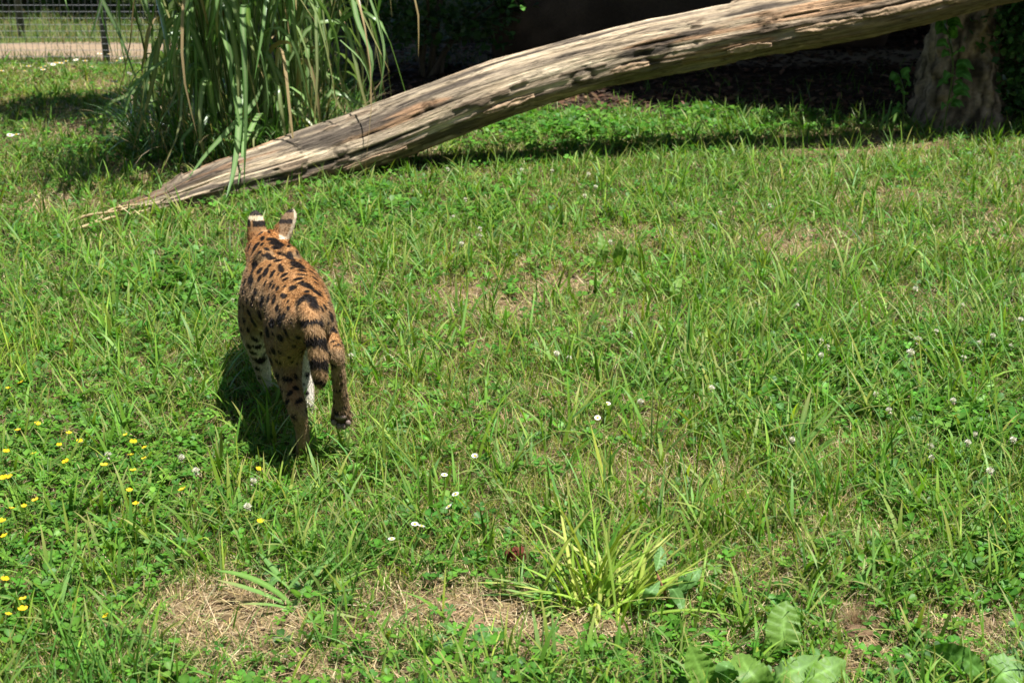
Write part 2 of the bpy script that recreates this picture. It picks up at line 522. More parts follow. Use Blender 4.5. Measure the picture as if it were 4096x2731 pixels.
def lawn_clover():
    acc = Acc()
    # one leaflet: obovate, folded along the midrib, paler chevron
    lt = np.array([(0, .02, 0), (.30, .32, .07), (.43, .66, .10), (.27, .95, .06), (0, .90, 0), (-.27, .95, .06), (-.43, .66, .10), (-.30, .32, .07), (0, .55, -.02)])
    lf = np.array([(8, i, (i + 1) % 8) for i in range(8)])
    lt4 = np.array([(0, .02, 0), (.40, .5, .08), (.25, .95, .05), (-.25, .95, .05), (-.40, .5, .08)])
    lf4 = np.array([(0, 1, 2), (0, 2, 3), (0, 3, 4)])
    shade = np.array([1, 1, 1, .97, 1, .97, 1, 1, 1.25])
    x, y = sample(70000, p=1.0)
    x, y = keep(x, y, lawn_mask(x, y) * clover_map(x, y) * (1 - .85 * straw_map(x, y)))
    n = len(x)
    h = (.012 + .045 * RNG.random(n)) * (.6 + .9 * clover_map(x, y))
    sc = (.011 + .013 * RNG.random(n) ** 1.5) * (.85 + .75 * clover_map(x, y))
    col = colmix(n, [(.068, .19, .024), (.09, .225, .028), (.05, .15, .024), (.13, .275, .042)], [4, 4, 3, 1.6], .2)
    az = RNG.uniform(0, 6.283, n); tl = RNG.uniform(0, .65, n); ta = RNG.uniform(0, 6.283, n)
    loc = ground_pts(x, y, h)
    near = y < 5.4
    for k in range(3):
        a = az + k * 2.0944 + RNG.normal(0, .12, n)
        c, s = np.cos(a), np.sin(a); Z = np.zeros(n); O = np.ones(n)
        Rz = np.stack([np.stack([c, -s, Z], -1), np.stack([s, c, Z], -1), np.stack([Z, Z, O], -1)], 1)
        lift = RNG.uniform(-.1, .55, n); cl, sl = np.cos(lift), np.sin(lift)
        Rx = np.stack([np.stack([O, Z, Z], -1), np.stack([Z, cl, -sl], -1), np.stack([Z, sl, cl], -1)], 1)
        R = rots(n, Z, tl, ta) @ Rz @ Rx
        v = col * (1 + .10 * RNG.standard_normal((n, 1))).clip(.6, 1.5)
        inst(acc, lt, lf, loc[near], R[near], sc[near] * 1.15, v[near], shade)
        inst(acc, lt4, lf4, loc[~near], R[~near], sc[~near] * 1.25, v[~near])
    o = acc.obj('clover_leaves', M_LEAF)
    tag(o, 'low carpet of three-part clover leaves growing through the lawn', 'clover', kind='stuff')

def lawn_cinquefoil():
    acc = Acc()
    prof = [(0, 0), (.10, .25), (.19, .45), (.17, .52), (.25, .66), (.20, .72), (.19, .85), (.09, .90), (0, 1.0)]
    out = [(a, b, .10 * a / .25) for a, b in prof] + [(-a, b, .10 * a / .25) for a, b in prof[-2:0:-1]]
    TV = np.array(out + [(0, .55, -.03)]); m = len(out)
    TF = np.array([(m, i, (i + 1) % m) for i in range(m)])
    x, y = sample(30000, y1=7.5, p=1.0)
    x, y = keep(x, y, lawn_mask(x, y) * cinq_map(x, y) * (1 - .8 * straw_map(x, y)))
    n = len(x)
    h = .012 + .045 * RNG.random(n)
    sc = .016 + .016 * RNG.random(n)
    col = colmix(n, [(.085, .205, .022), (.11, .24, .028), (.06, .16, .024), (.14, .27, .042)], [4, 4, 2, 2], .15)
    az = RNG.uniform(0, 6.283, n); tl = RNG.uniform(0, .6, n); ta = RNG.uniform(0, 6.283, n)
    loc = ground_pts(x, y, h)
    Z = np.zeros(n); O = np.ones(n)
    for k in range(5):
        a = az + (k - 2) * 1.05 + RNG.normal(0, .1, n)
        c, s = np.cos(a), np.sin(a)
        Rz = np.stack([np.stack([c, -s, Z], -1), np.stack([s, c, Z], -1), np.stack([Z, Z, O], -1)], 1)
        lift = RNG.uniform(-.2, .35, n); cl, sl = np.cos(lift), np.sin(lift)
        Rx = np.stack([np.stack([O, Z, Z], -1), np.stack([Z, cl, -sl], -1), np.stack([Z, sl, cl], -1)], 1)
        v = col * (1 + .10 * RNG.standard_normal((n, 1))).clip(.6, 1.5)
        inst(acc, TV, TF, loc, rots(n, Z, tl, ta) @ Rz @ Rx, sc * (1 - .12 * abs(k - 2)), v)
    o = acc.obj('cinquefoil_leaves', M_LEAF)
    tag(o, 'low mat of toothed five-fingered leaves around the yellow flowers', 'ground cover', kind='stuff')

def lawn_straw():
    acc = Acc()
    x, y = sample(190000, p=1.45)
    x, y = keep(x, y, lawn_mask(x, y) * np.clip(.34 + 1.0 * straw_map(x, y), 0, 1))
    n = len(x)
    ln = .02 + .07 * RNG.random(n) ** 2
    wd = (.0014 + .0026 * RNG.random(n)) * np.maximum(1, y / 6)
    col = colmix(n, [(.50, .39, .21), (.38, .28, .14), (.62, .52, .31), (.22, .145, .08), (.54, .40, .18)], [3, 3, 2.4, 1.2, 1.5])
    strip_blades(ground_pts(x, y, .002 + .018 * RNG.random(n)), ln, wd, RNG.uniform(0, 6.283, n), RNG.uniform(1.05, 1.6, n), RNG.uniform(-.3, .5, n), col, 2, None, RNG.normal(0, .9, n), acc)
    # a few long pale stalks lying on the bare patches
    x, y = sample(1500, y1=6, p=1.0)
    x, y = keep(x, y, np.clip(straw_map(x, y) * 1.4 - .25, 0, 1))
    n = len(x)
    strip_blades(ground_pts(x, y, .012), .08 + .16 * RNG.random(n), .003 + .003 * RNG.random(n), RNG.uniform(0, 6.283, n), np.full(n, 1.5), RNG.uniform(-.1, .2, n), colmix(n, [(.55, .45, .27), (.48, .37, .2)], [1, 1]), 3, None, RNG.normal(0, .6, n), acc)
    # wood chips and crumbs pressed into the bare soil
    x, y = sample(26000, y1=6.5, p=1.2)
    x, y = keep(x, y, np.clip(straw_map(x, y) * 1.3 - .2, 0, 1))
    n = len(x)
    TV = np.array([(0, -1, 0), (.5, -.5, .15), (.4, .7, .1), (-.1, 1, 0), (-.5, .4, .2), (-.35, -.7, .1), (0, 0, .35)])
    TF = np.array([(6, i, (i + 1) % 6) for i in range(6)])
    inst(acc, TV, TF, ground_pts(x, y, .001), rots(n, RNG.uniform(0, 6.28, n), RNG.uniform(0, .5, n), RNG.uniform(0, 6.28, n)), .003 + .009 * RNG.random(n) ** 2.2, colmix(n, [(.20, .13, .08), (.11, .07, .045), (.30, .21, .13), (.07, .048, .032), (.36, .25, .16)], [3, 3, 2, 2, 1]))
    o = acc.obj('dry_straw', M_STRAW)
    tag(o, 'dead tan straw lying in bare patches of the lawn', 'straw', kind='stuff')

def leaf_litter():
    acc = Acc()
    n = 26000
    x = RNG.uniform(-2.5, 7, n); y = RNG.uniform(8.3, 15, n)
    x, y = keep(x, y, 1 - lawn_mask(x, y))
    n = len(x)
    TV = np.array([(0, -1, 0), (.45, -.2, .12), (.3, .6, .2), (0, 1, .05), (-.35, .55, .22), (-.42, -.25, .1)])
    TF = np.array([(0, 1, 5), (1, 2, 5), (2, 4, 5), (2, 3, 4)])
    col = colmix(n, [(.12, .068, .04), (.07, .042, .027), (.22, .135, .08), (.045, .028, .02)], [2.5, 3, 1, 4])
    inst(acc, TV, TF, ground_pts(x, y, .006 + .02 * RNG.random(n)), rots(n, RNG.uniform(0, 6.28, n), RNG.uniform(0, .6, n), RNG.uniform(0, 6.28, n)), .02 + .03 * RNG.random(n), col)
    o = acc.obj('leaf_litter', M_STRAW)
    tag(o, 'brown fallen leaves littering the shaded ground behind the log', 'leaf litter', kind='stuff')
    acc = Acc()                                                     # thin shade grass past the lawn's edge, and weeds beyond the fence
    x = RNG.uniform(-1.5, 7, 6000); y = RNG.uniform(8.8, 12.5, 6000)
    x, y = keep(x, y, .55 * (fbm(x, y, 3, 3) > .5) * (1 - sstep(9.6, 12.5, y)))
    n = len(x)
    strip_blades(ground_pts(x, y), .05 + .12 * RNG.random(n), .003 + .005 * RNG.random(n), RNG.uniform(0, 6.283, n), RNG.uniform(.1, .7, n), RNG.uniform(.2, 1.3, n), colmix(n, GREENS, [3, 3, 3, 1, .5, 2]), 4, None, RNG.normal(0, .5, n), acc)
    x = RNG.uniform(-9, .5, 60000); y = 11.4 + 5.0 * RNG.random(60000)
    k = (np.abs(y - path_y(x)) > .42)
    x, y = x[k], y[k]; n = len(x)
    strip_blades(ground_pts(x, y), .05 + .14 * RNG.random(n), .004 + .007 * RNG.random(n), RNG.uniform(0, 6.283, n), RNG.uniform(.1, .7, n), RNG.uniform(.2, 1.3, n), colmix(n, [(.07, .14, .03), (.11, .17, .04), (.18, .17, .07), (.25, .19, .10)], [3, 3, 2, 1.5]), 3, None, RNG.normal(0, .5, n), acc)
    o = acc.obj('rough_grass', M_GRASS)
    tag(o, 'thin rough grass in the shade and on the bank past the fence', 'grass', kind='stuff')

def path_y(x):
    return 12.1 - 0.02 * (x + 4)

def path():
    xs = np.linspace(-16, 6, 60)
    V = []; F = []
    for i, x in enumerate(xs):
        for j, w in enumerate((-.5, -.25, 0, .25, .5)):
            yy = path_y(x) + w + .05 * math.sin(x * 2.3 + j)
            V.append((x, yy, tz(x, yy) + (.012 if 0 < j < 4 else .004)))
    for i in range(len(xs) - 1):
        for j in range(4):
            a = i * 5 + j; F.append((a, a + 5, a + 6, a + 1))
    C = np.repeat(np.array([[.25, .19, .13]]), len(V), 0)
    o = obj('path', V, F, attr_mat('sandy_path', .95, .1, 9, .35, .5), C=C, smooth=True)
    tag(o, 'pale sandy footpath running past the wire fence', 'path', kind='structure')

path(); lawn_grass(); lawn_clover(); lawn_cinquefoil(); lawn_straw(); leaf_litter()
# ------------------------------------------------------------------ fallen log
def fallen_log():
    NL = 820
    ctl = [(122, 211, 6.24, .034), (165, 200, 6.35, .054), (200, 188, 6.45, .080), (240, 176.5, 6.6, .106), (300, 159, 6.85, .132), (383, 132, 7.08, .146),
           (501, 88, 7.2, .146), (610, 57, 7.3, .134), (718, 35, 7.42, .138), (871, 6.5, 7.52, .14), (988, -20, 7.68, .13), (1080, -38, 7.8, .12), (1200, -58, 7.95, .11)]
    P = catmull([D(a, b, c) for a, b, c, r in ctl], NL)
    R = np.interp(np.linspace(0, len(ctl) - 1, NL), range(len(ctl)), [c[3] * K for c in ctl])
    s = np.concatenate([[0], np.cumsum(np.linalg.norm(np.diff(P, axis=0), axis=1))])
    k = 132
    th = np.linspace(0, 2 * np.pi, k, endpoint=False)           # 0 = towards the camera, pi/2 = up
    T = np.gradient(P, axis=0); T /= np.linalg.norm(T, axis=1)[:, None]
    A = np.cross(T, np.array([0, 0, 1.0])); A /= np.linalg.norm(A, axis=1)[:, None]
    A *= np.sign(-A[:, 1])[:, None]
    B = np.cross(A, T); B *= np.sign(B[:, 2])[:, None]
    S, TH = np.meshgrid(s, th, indexing='ij')
    cs, sn = np.cos(TH), np.sin(TH)
    # long ridges and grooves along the grain, cracks, knots
    g1 = fbm(S * .9 + 3, TH * 3.2 + .25 * np.sin(S * 1.7), 101, 3) - .5
    g2 = fbm(S * 2.2, TH * 11 + .8 * np.sin(S * 1.1), 103, 3) - .5
    big = fbm(S * .8, cs * 1.2 + 3, 105, 2) - .5
    g3 = fbm(S * 5, TH * 24 + 1.5 * np.sin(S * 1.3), 104, 3) - .5
    rr = R[:, None] * (1 + .10 * big + .08 * g1) + .014 * g2 + .007 * g3
    rr = rr * (1 + 1.1 * (1 - sstep(.15, .75, S)) * (fbm(S * 5, TH * 2.2, 131, 3) - .5))
    crack = np.zeros_like(S)
    for th0, s0, s1, w, dp in ((.95, .3, 3.4, .022, .020), (.35, .5, 4.6, .016, .016), (1.35, 1.2, 5.0, .014, .014), (.65, 2.4, 6.0, .016, .016), (-.1, .2, 2.2, .02, .008), (1.15, 3.4, 6.5, .02, .012), (.1, 3.0, 5.6, .018, .010), (1.7, .8, 3.5, .02, .01)):
        c = th0 + .12 * (noise2(S * 1.3, S * 0 + th0 * 7, 107) - .5) + .05 * (noise2(S * 9, S * 0 + th0, 108) - .5)
        m = np.exp(-((TH - c + np.pi) % (2 * np.pi) - np.pi) ** 2 / w ** 2) * sstep(s0, s0 + .3, S) * (1 - sstep(s1 - .3, s1, S)) * (.35 + .65 * sstep(.3, .55, noise2(S * 2.5, TH * 0 + th0 * 3, 109)))
        crack = np.maximum(crack, m); rr = rr - dp * m
    # remaining bark: ragged plates on the lower side and near the raised end
    bk = fbm(S * 3.2, TH * 2.6, 111, 4) + .22 * sstep(3.7, 4.9, S) - .16 * (sn > .3) * (S < 4.2) + .20 * (sn < -.35) - .30 * (sn > .55) * (S > 4.2) * (noise2(S * 2, TH * 1.4, 4) > .45)
    bark = sstep(.60, .64, bk)
    rr = rr + .011 * bark + .010 * bark * (fbm(S * 16, TH * 9, 113, 3) - .5)
    ppx, ppy = proj(P[:, 0], P[:, 1], P[:, 2])
    knot = np.zeros_like(S)
    for kx, kt, kr in ((575, -.25, .055), (648, .05, .07), (330, .15, .04), (760, .35, .045), (430, .55, .035)):
        i0 = int(np.argmin(np.abs(ppx - kx)))
        dd = np.sqrt((S - s[i0]) ** 2 * .55 + (((TH - kt + np.pi) % (2 * np.pi) - np.pi) * R[i0]) ** 2) / kr
        kb = np.exp(-dd ** 2 * 1.6); ring = np.exp(-((dd - .75) / .28) ** 2)
        rr = rr + kr * .20 * kb - .010 * ring * (.5 + fbm(S * 25, TH * 9, 141, 2))
        knot = np.maximum(knot, np.maximum(ring * .8, kb * (fbm(S * 30, TH * 12, 142, 3) > .5)))
    V = P[:, None] + (A[:, None] * cs[..., None] + B[:, None] * sn[..., None]) * rr[..., None]
    a = (np.arange(NL - 1)[:, None] * k + np.arange(k)[None]).ravel(); b = (np.arange(NL - 1)[:, None] * k + (np.arange(k)[None] + 1) % k).ravel()
    F = np.stack([a, b, b + k, a + k], 1)
    wood = np.array([.46, .365, .25]); pale = np.array([.66, .55, .395]); grey = np.array([.33, .27, .20]); dark = np.array([.085, .07, .058]); rust = np.array([.36, .20, .105]); bkc = np.array([.22, .165, .115]); moss = np.array([.14, .14, .06])
    n1 = fbm(S * 1.6, TH * 5, 121, 4)[..., None]; n2 = fbm(S * 1.2, TH * 2.0, 122, 4)[..., None]; n3 = fbm(S * 2.6, TH * 4.5, 123, 5)[..., None]
    C = wood + (pale - wood) * sstep(.50, .66, n1) + (grey - wood) * sstep(.52, .35, n1) * .9
    C = C + (rust - C) * sstep(.60, .68, n2) * .75
    C = C + (dark - C) * sstep(.60, .66, n3) * .85
    C = C + (dark - C) * sstep(.52, .62, n3 + .12 * (sn[..., None] > .62) * (S[..., None] < 2.2)) * .5
    C = C + (bkc * (.6 + .8 * n1) - C) * bark[..., None] * .9
    C = C + (moss - C) * (sstep(.45, .6, n2) * sstep(-.2, -.7, sn[..., None])) * .55
    C = C * (1 + 1.1 * g3[..., None] + .6 * g2[..., None]).clip(.45, 1.6)
    C = C * (1 - .85 * crack[..., None]) * (1 - .72 * knot[..., None])
    root = empty('fallen_log', (float(P[72][0]), float(P[72][1]), 0))
    tag(root, 'long weathered grey-brown log sloping up from the lawn, bark mostly gone', 'log')
    o0 = np.array(root.location)
    uv = np.stack([S, TH * .15], -1).reshape(-1, 2)
    o = obj('log_trunk', V.reshape(-1, 3) - o0, F, None, root, C.reshape(-1, 3), True, uv)
    m, nt, out = newmat('weathered_wood')
    L = nt.links.new
    at = N(nt, 'ShaderNodeAttribute', attribute_name='col'); u = N(nt, 'ShaderNodeUVMap')
    mp = N(nt, 'ShaderNodeMapping'); mp.inputs['Scale'].default_value = (5, 150, 1); L(u.outputs[0], mp.inputs[0])
    g = N(nt, 'ShaderNodeTexNoise', i_Scale=1.0, i_Detail=6.0, i_Roughness=.65, i_Distortion=.4); L(mp.outputs[0], g.inputs['Vector'])
    mp2 = N(nt, 'ShaderNodeMapping'); mp2.inputs['Scale'].default_value = (22, 90, 1); L(u.outputs[0], mp2.inputs[0])
    g2n = N(nt, 'ShaderNodeTexNoise', i_Scale=1.0, i_Detail=5.0, i_Roughness=.7); L(mp2.outputs[0], g2n.inputs['Vector'])
    r = N(nt, 'ShaderNodeMapRange', i_From_Min=.3, i_From_Max=.7, i_To_Min=.68, i_To_Max=1.38); L(g.outputs[0], r.inputs[0])
    r2 = N(nt, 'ShaderNodeMapRange', i_From_Min=.3, i_From_Max=.7, i_To_Min=.72, i_To_Max=1.25); L(g2n.outputs[0], r2.inputs[0])
    mm = N(nt, 'ShaderNodeMath', operation='MULTIPLY'); L(r.outputs[0], mm.inputs[0]); L(r2.outputs[0], mm.inputs[1])
    mu = N(nt, 'ShaderNodeMix', data_type='RGBA', blend_type='MULTIPLY'); mu.inputs[0].default_value = 1
    L(at.outputs['Color'], mu.inputs[6]); L(mm.outputs[0], mu.inputs[7])
    mp3 = N(nt, 'ShaderNodeMapping'); mp3.inputs['Scale'].default_value = (1.3, 34, 1); L(u.outputs[0], mp3.inputs[0])
    g3n = N(nt, 'ShaderNodeTexNoise', i_Scale=1.0, i_Detail=3.0, i_Roughness=.55, i_Distortion=.25); L(mp3.outputs[0], g3n.inputs['Vector'])
    sb = N(nt, 'ShaderNodeMath', operation='SUBTRACT'); L(g3n.outputs[0], sb.inputs[0]); sb.inputs[1].default_value = .5
    ab = N(nt, 'ShaderNodeMath', operation='ABSOLUTE'); L(sb.outputs[0], ab.inputs[0])
    cr = N(nt, 'ShaderNodeMapRange', i_From_Min=.004, i_From_Max=.018, i_To_Min=.38, i_To_Max=1.0); L(ab.outputs[0], cr.inputs[0])
    mp4 = N(nt, 'ShaderNodeMapping'); mp4.inputs['Scale'].default_value = (7, 26, 1); L(u.outputs[0], mp4.inputs[0])
    g4n = N(nt, 'ShaderNodeTexNoise', i_Scale=1.0, i_Detail=7.0, i_Roughness=.72); L(mp4.outputs[0], g4n.inputs['Vector'])
    mt = N(nt, 'ShaderNodeMapRange', i_From_Min=.57, i_From_Max=.66, i_To_Min=1.0, i_To_Max=.45); L(g4n.outputs[0], mt.inputs[0])
    mk1 = N(nt, 'ShaderNodeMath', operation='MULTIPLY'); L(cr.outputs[0], mk1.inputs[0]); L(mt.outputs[0], mk1.inputs[1])
    mk2 = N(nt, 'ShaderNodeMath', operation='MULTIPLY'); L(mk1.outputs[0], mk2.inputs[0]); L(mm.outputs[0], mk2.inputs[1])
    L(mk2.outputs[0], mu.inputs[7]); mm = mk2
    bs = N(nt, 'ShaderNodeBsdfPrincipled', i_Roughness=.85); bs.inputs['Specular IOR Level'].default_value = .2
    L(mu.outputs[2], bs.inputs['Base Color'])
    bp = N(nt, 'ShaderNodeBump', i_Strength=.8, i_Distance=.012); L(mm.outputs[0], bp.inputs['Height']); L(bp.outputs[0], bs.inputs['Normal'])
    L(bs.outputs[0], out.inputs[0])
    o.data.materials.append(m)
    # loose bark plates curling off the lower edge
    r_ = np.random.default_rng(5)
    for s0, t0, ln, wd in ((1.25, -.50, .42, .016), (2.15, -.38, .30, .014), (2.9, -.30, .22, .016), (3.6, -.45, .26, .020), (4.0, -.15, .40, .018), (4.4, -.05, .46, .020), (4.9, -.2, .40, .022), (5.2, .05, .36, .020), (4.7, .80, .40, .016), (5.2, .9, .34, .018)):
        nn, mk = 12, 5
        Vv = []; Cc = []
        for i in range(nn):
            si = s0 + ln * i / (nn - 1)
            ii = min(int(np.searchsorted(s, si)), NL - 2)
            wv = wd * (.35 + .65 * math.sin(math.pi * (i + .5) / nn)) * r_.uniform(.7, 1.25)
            for j in range(mk):
                tt = t0 + (j / (mk - 1) - .5) * wv * 2 / (R[ii])
                tk = int((tt % (2 * np.pi)) / (2 * np.pi) * k) % k
                rad_ = rr[ii, tk] + .003 + .008 * (j == 0) + r_.uniform(0, .006)
                Vv.append(P[ii] + (A[ii] * math.cos(tt) + B[ii] * math.sin(tt)) * rad_ - o0)
                Cc.append(np.array([.36, .26, .17]) * r_.uniform(.6, 1.25))
        Ff = []
        for i in range(nn - 1):
            for j in range(mk - 1):
                q = i * mk + j; Ff += [(q, q + 1, q + mk + 1), (q, q + mk + 1, q + mk)]
        f = obj('bark_flake', np.array(Vv), np.array(Ff), M_BARK, root, np.array(Cc))
        md = f.modifiers.new('thick', 'SOLIDIFY'); md.thickness = .004
    return P, R
LOG_P, LOG_R = fallen_log()

# ------------------------------------------------------------------ tall ornamental grass behind the log's foot
def tall_grass():
    c = G(243, 152); cx, cy = c.x, c.y
    root = empty('tall_grass_clump', (cx, cy, 0))
    tag(root, 'big clump of tall arching reed-like grass behind the low end of the log', 'grass clump')
    r = np.random.default_rng(21)
    green = [(.075, .19, .04), (.10, .225, .045), (.055, .15, .032), (.125, .26, .055)]
    o0 = np.array((cx, cy, 0.0))
    def put(name, pts, w0, n=11, col=None, fold=.22, rib=True, mat=None, tip=None):
        P = catmull(pts, n)
        t = np.linspace(0, 1, n)
        w = w0 * np.clip(np.minimum(.5 + 2.2 * t, 1) * (1 - t ** 2.2) ** .8, .04, 1)
        T = P[-1] - P[0]
        side = np.cross(T, (0, 0, 1.0)); side = side + r.normal(0, .75 * np.linalg.norm(side) + .05, 3)
        col = np.array(col if col is not None else green[r.integers(4)]) * r.uniform(.75, 1.25)
        V, F, C = ribbon(P, w, side, fold, 3, col, np.array([.30, .40, .20]) if rib else None, 0, int(r.integers(1e6)), tip)
        return obj(name, V - o0, F, mat or M_REED, root, C, True)
    culms = Acc()
    count = 0
    for i in range(52):
        a = r.uniform(0, 6.283); rr_ = .36 * math.sqrt(r.random())
        bx, by = cx + rr_ * 1.35 * math.cos(a), cy + rr_ * .9 * math.sin(a)
        h = r.uniform(1.3, 2.5)
        la = math.atan2(by - cy, bx - cx) + r.normal(0, .5); lean = r.uniform(.08, .38) * (.4 + rr_ / .46)
        top = Vector((bx + math.cos(la) * lean * h, by + math.sin(la) * lean * h, h))
        mid = Vector((bx + math.cos(la) * lean * h * .3, by + math.sin(la) * lean * h * .3, h * .5))
        base = Vector((bx, by, tz(bx, by) - .02))
        cp = catmull([base, mid, top], 9)
        tv, tf = tube(cp, [.008 - .0005 * q for q in range(9)], 5)
        tri = []
        for f in tf:
            for q in range(1, len(f) - 1): tri.append((f[0], f[q], f[q + 1]))
        culms.add(tv - o0, np.array(tri), np.array([.13, .19, .06]) * r.uniform(.7, 1.4))
        for q in range(5):
            if count >= 288: break
            u = r.uniform(.08, .62)
            p0 = Vector(cp[int(u * 8)])
            da = la + r.normal(0, 1.0) if r.random() < .7 else r.uniform(0, 6.283)
            L_ = r.uniform(.65, 1.25)
            up = r.uniform(.18, .45) * L_ * (1.15 - .6 * u); outw = r.uniform(.20, .52) * L_ * (.55 if math.cos(da) < -.3 else .68 if math.cos(da) > .45 else 1.0)
            p1 = p0 + Vector((math.cos(da) * outw * .45, math.sin(da) * outw * .45, up))
            p2 = p0 + Vector((math.cos(da) * outw * 1.05, math.sin(da) * outw * 1.05, up * .9))
            dr = L_ * r.uniform(.30, .90)
            p3 = p2 + Vector((math.cos(da) * outw * .35, math.sin(da) * outw * .35, -dr * .5))
            p4 = p2 + Vector((math.cos(da) * outw * .5 + r.normal(0, .05), math.sin(da) * outw * .5 + r.normal(0, .05), -dr))
            if p4.z < .03:
                d_ = .03 + .1 * r.random() - p4.z; p4.z += d_; p3.z += d_ * .6
            dd_ = r.random() < .13
            put('blade', [p0, p1, p2, p3, p4], r.uniform(.022, .046) * (.6 if dd_ else 1), col=(.36, .27, .15) if dd_ else None, rib=not dd_, tip=(.34, .26, .12) if r.random() < .5 else None)
            count += 1
    # blades the photograph lets one follow, hanging over the log
    for pts, w in (([(236, 60, 7.1), (239, 105, 6.85), (238, 140, 6.6), (233, 175, 6.42), (226, 198, 6.33)], .040), ([(240, 80, 7.0), (244, 115, 6.85), (243, 150, 6.62), (238, 185, 6.42)], .026),
                   ([(262, 85, 7.1), (252, 105, 6.95), (228, 130, 6.75), (205, 155, 6.55), (187, 180, 6.4)], .034), ([(250, 20, 7.0), (262, 60, 6.9), (268, 100, 6.95), (266, 125, 7.0)], .03),
                   ([(365, -15, 7.3), (380, 30, 7.25), (384, 60, 7.2), (378, 100, 7.15)], .03), ([(350, -20, 7.3), (357, 20, 7.2), (372, 60, 7.15), (366, 105, 7.15)], .035),
                   ([(340, 40, 7.2), (362, 62, 7.1), (371, 90, 7.1), (365, 110, 7.12)], .025), ([(200, 40, 7.2), (165, 60, 7.1), (135, 85, 7.0), (120, 118, 6.9)], .022), ([(215, 70, 7.2), (150, 66, 7.0), (130, 85, 6.9), (120, 110, 6.85)], .012),
                   ([(90, -25, 7.4), (108, 10, 7.3), (122, 40, 7.2), (140, 90, 7.1)], .028), ([(150, -30, 7.2), (160, 10, 7.1), (168, 50, 7.0), (174, 90, 7.0)], .03), ([(135, -25, 7.3), (146, 5, 7.2), (154, 32, 7.2)], .03),
                   ([(60, -30, 7.4), (64, -5, 7.3), (72, 22, 7.25)], .016), ([(276, 138, 7.0), (272, 148, 6.8), (273, 160, 6.72), (270, 186, 6.7)], .012)):
        put('blade', [D(*q) for q in pts], w, col=(.12, .25, .075))
    # the crown of leaves above, too many to follow one by one
    up_ = Acc()
    for i in range(30):
        tgt = [(-1.65, 7.4, 1.8, .25), (-2.15, 9.2, 2.35, .35), (-1.6, 8.7, 2.4, .6)][(0, 1, 1, 0, 2)[i % 5]]
        top = np.array([tgt[0] + r.normal(0, tgt[3]), tgt[1] + r.normal(0, tgt[3] * .6), tgt[2] + r.normal(0, .2)])
        bs = np.array([cx + r.normal(0, .25), cy + r.normal(0, .2), 0.0])
        cp = catmull([bs, bs * .55 + top * .45 + np.array([0, 0, .45]), top], 9)
        tv, tf = tube(cp, [.008 - .0005 * q for q in range(9)], 5)
        culms.add(tv - o0, np.array([(f[0], f[q], f[q + 1]) for f in tf for q in range(1, len(f) - 1)]), np.array([.13, .19, .06]) * r.uniform(.7, 1.4))
        for q in range(8):
            p0 = cp[int(r.integers(5, 9))]; da = r.uniform(0, 6.283); L_ = r.uniform(.5, .95); d = np.array([math.cos(da), math.sin(da), 0])
            pts = catmull([p0, p0 + d * L_ * .3 + (0, 0, L_ * .22), p0 + d * L_ * .62 + (0, 0, L_ * .14), p0 + d * L_ * .85 - (0, 0, L_ * .18)], 9)
            t_ = np.linspace(0, 1, 9)
            V, F, C = ribbon(pts, r.uniform(.022, .042) * np.clip(np.minimum(.5 + 2.2 * t_, 1) * (1 - t_ ** 2.2) ** .8, .04, 1), (-d[1], d[0], 0), .2, 3, np.array(green[int(r.integers(4))]) * r.uniform(.75, 1.25), (.42, .50, .28))
            up_.add(V - o0, F, C)
    o = up_.obj('upper_leaves', M_REED, root, True); o['kind'] = 'stuff'
    o = culms.obj('stems', M_REED, root); o['kind'] = 'stuff'
    # skirt of thin green and dead blades round the foot
    acc = Acc()
    n = 1500
    a = r.uniform(0, 6.283, n); q = .55 * np.sqrt(r.random(n))
    x = cx + q * 1.25 * np.cos(a); y = cy + q * .85 * np.sin(a)
    dead = r.random(n) < .22
    col = np.where(dead[:, None], np.array([[.40, .30, .17]]), np.array([[.085, .19, .04]])) * r.uniform(.6, 1.4, (n, 1))
    strip_blades(np.stack([x, y, terr(x, y)], -1) - o0, r.uniform(.15, .65, n), r.uniform(.005, .014, n), a + r.normal(0, .9, n), r.uniform(0, .35, n), r.uniform(.4, 2.4, n), col, 7, None, r.normal(0, .6, n), acc)
    o = acc.obj('skirt', M_REED, root); o['kind'] = 'stuff'
tall_grass()

# ------------------------------------------------------------------ trees and shrubs
def leaf_cloud(acc, centres, radii, n, size, cols, r, flat=.9, shell=.55, zmin=None):
    """n leaf clumps' leaves spread through ellipsoids, denser towards each surface"""
    m = len(centres)
    w = np.array([a[0] * a[1] * a[2] for a in radii]) ** .67
    idx = r.choice(m, n, p=w / w.sum())
    d = r.normal(0, 1, (n, 3)); d /= np.linalg.norm(d, axis=1)[:, None]
    q = shell + (1 - shell) * r.random(n) ** .5
    q *= 1 + .16 * r.normal(0, 1, n)
    loc = np.array(centres)[idx] + d * q[:, None] * np.array(radii)[idx]
    if zmin is not None: loc[:, 2] = np.maximum(loc[:, 2], zmin + .03 * r.random(n))
    TV = np.array([(0, -.1, 0), (.42, .3, .1), (.30, .75, .06), (0, 1.05, -.06), (-.30, .75, .06), (-.42, .3, .1)])
    TF = np.array([(0, 1, 5), (1, 2, 4), (1, 4, 5), (2, 3, 4)])
    ci = r.choice(len(cols), n)
    clump = (.75 + .5 * _hash(idx, idx * 7 + 3, 5))[:, None]
    col = np.array(cols)[ci] * r.uniform(.7, 1.3, (n, 1)) * clump
    inst(acc, TV, TF, loc, rots(n, r.uniform(0, 6.28, n), r.normal(0, flat, n), r.uniform(0, 6.28, n)), size * r.uniform(.6, 1.35, n), col)

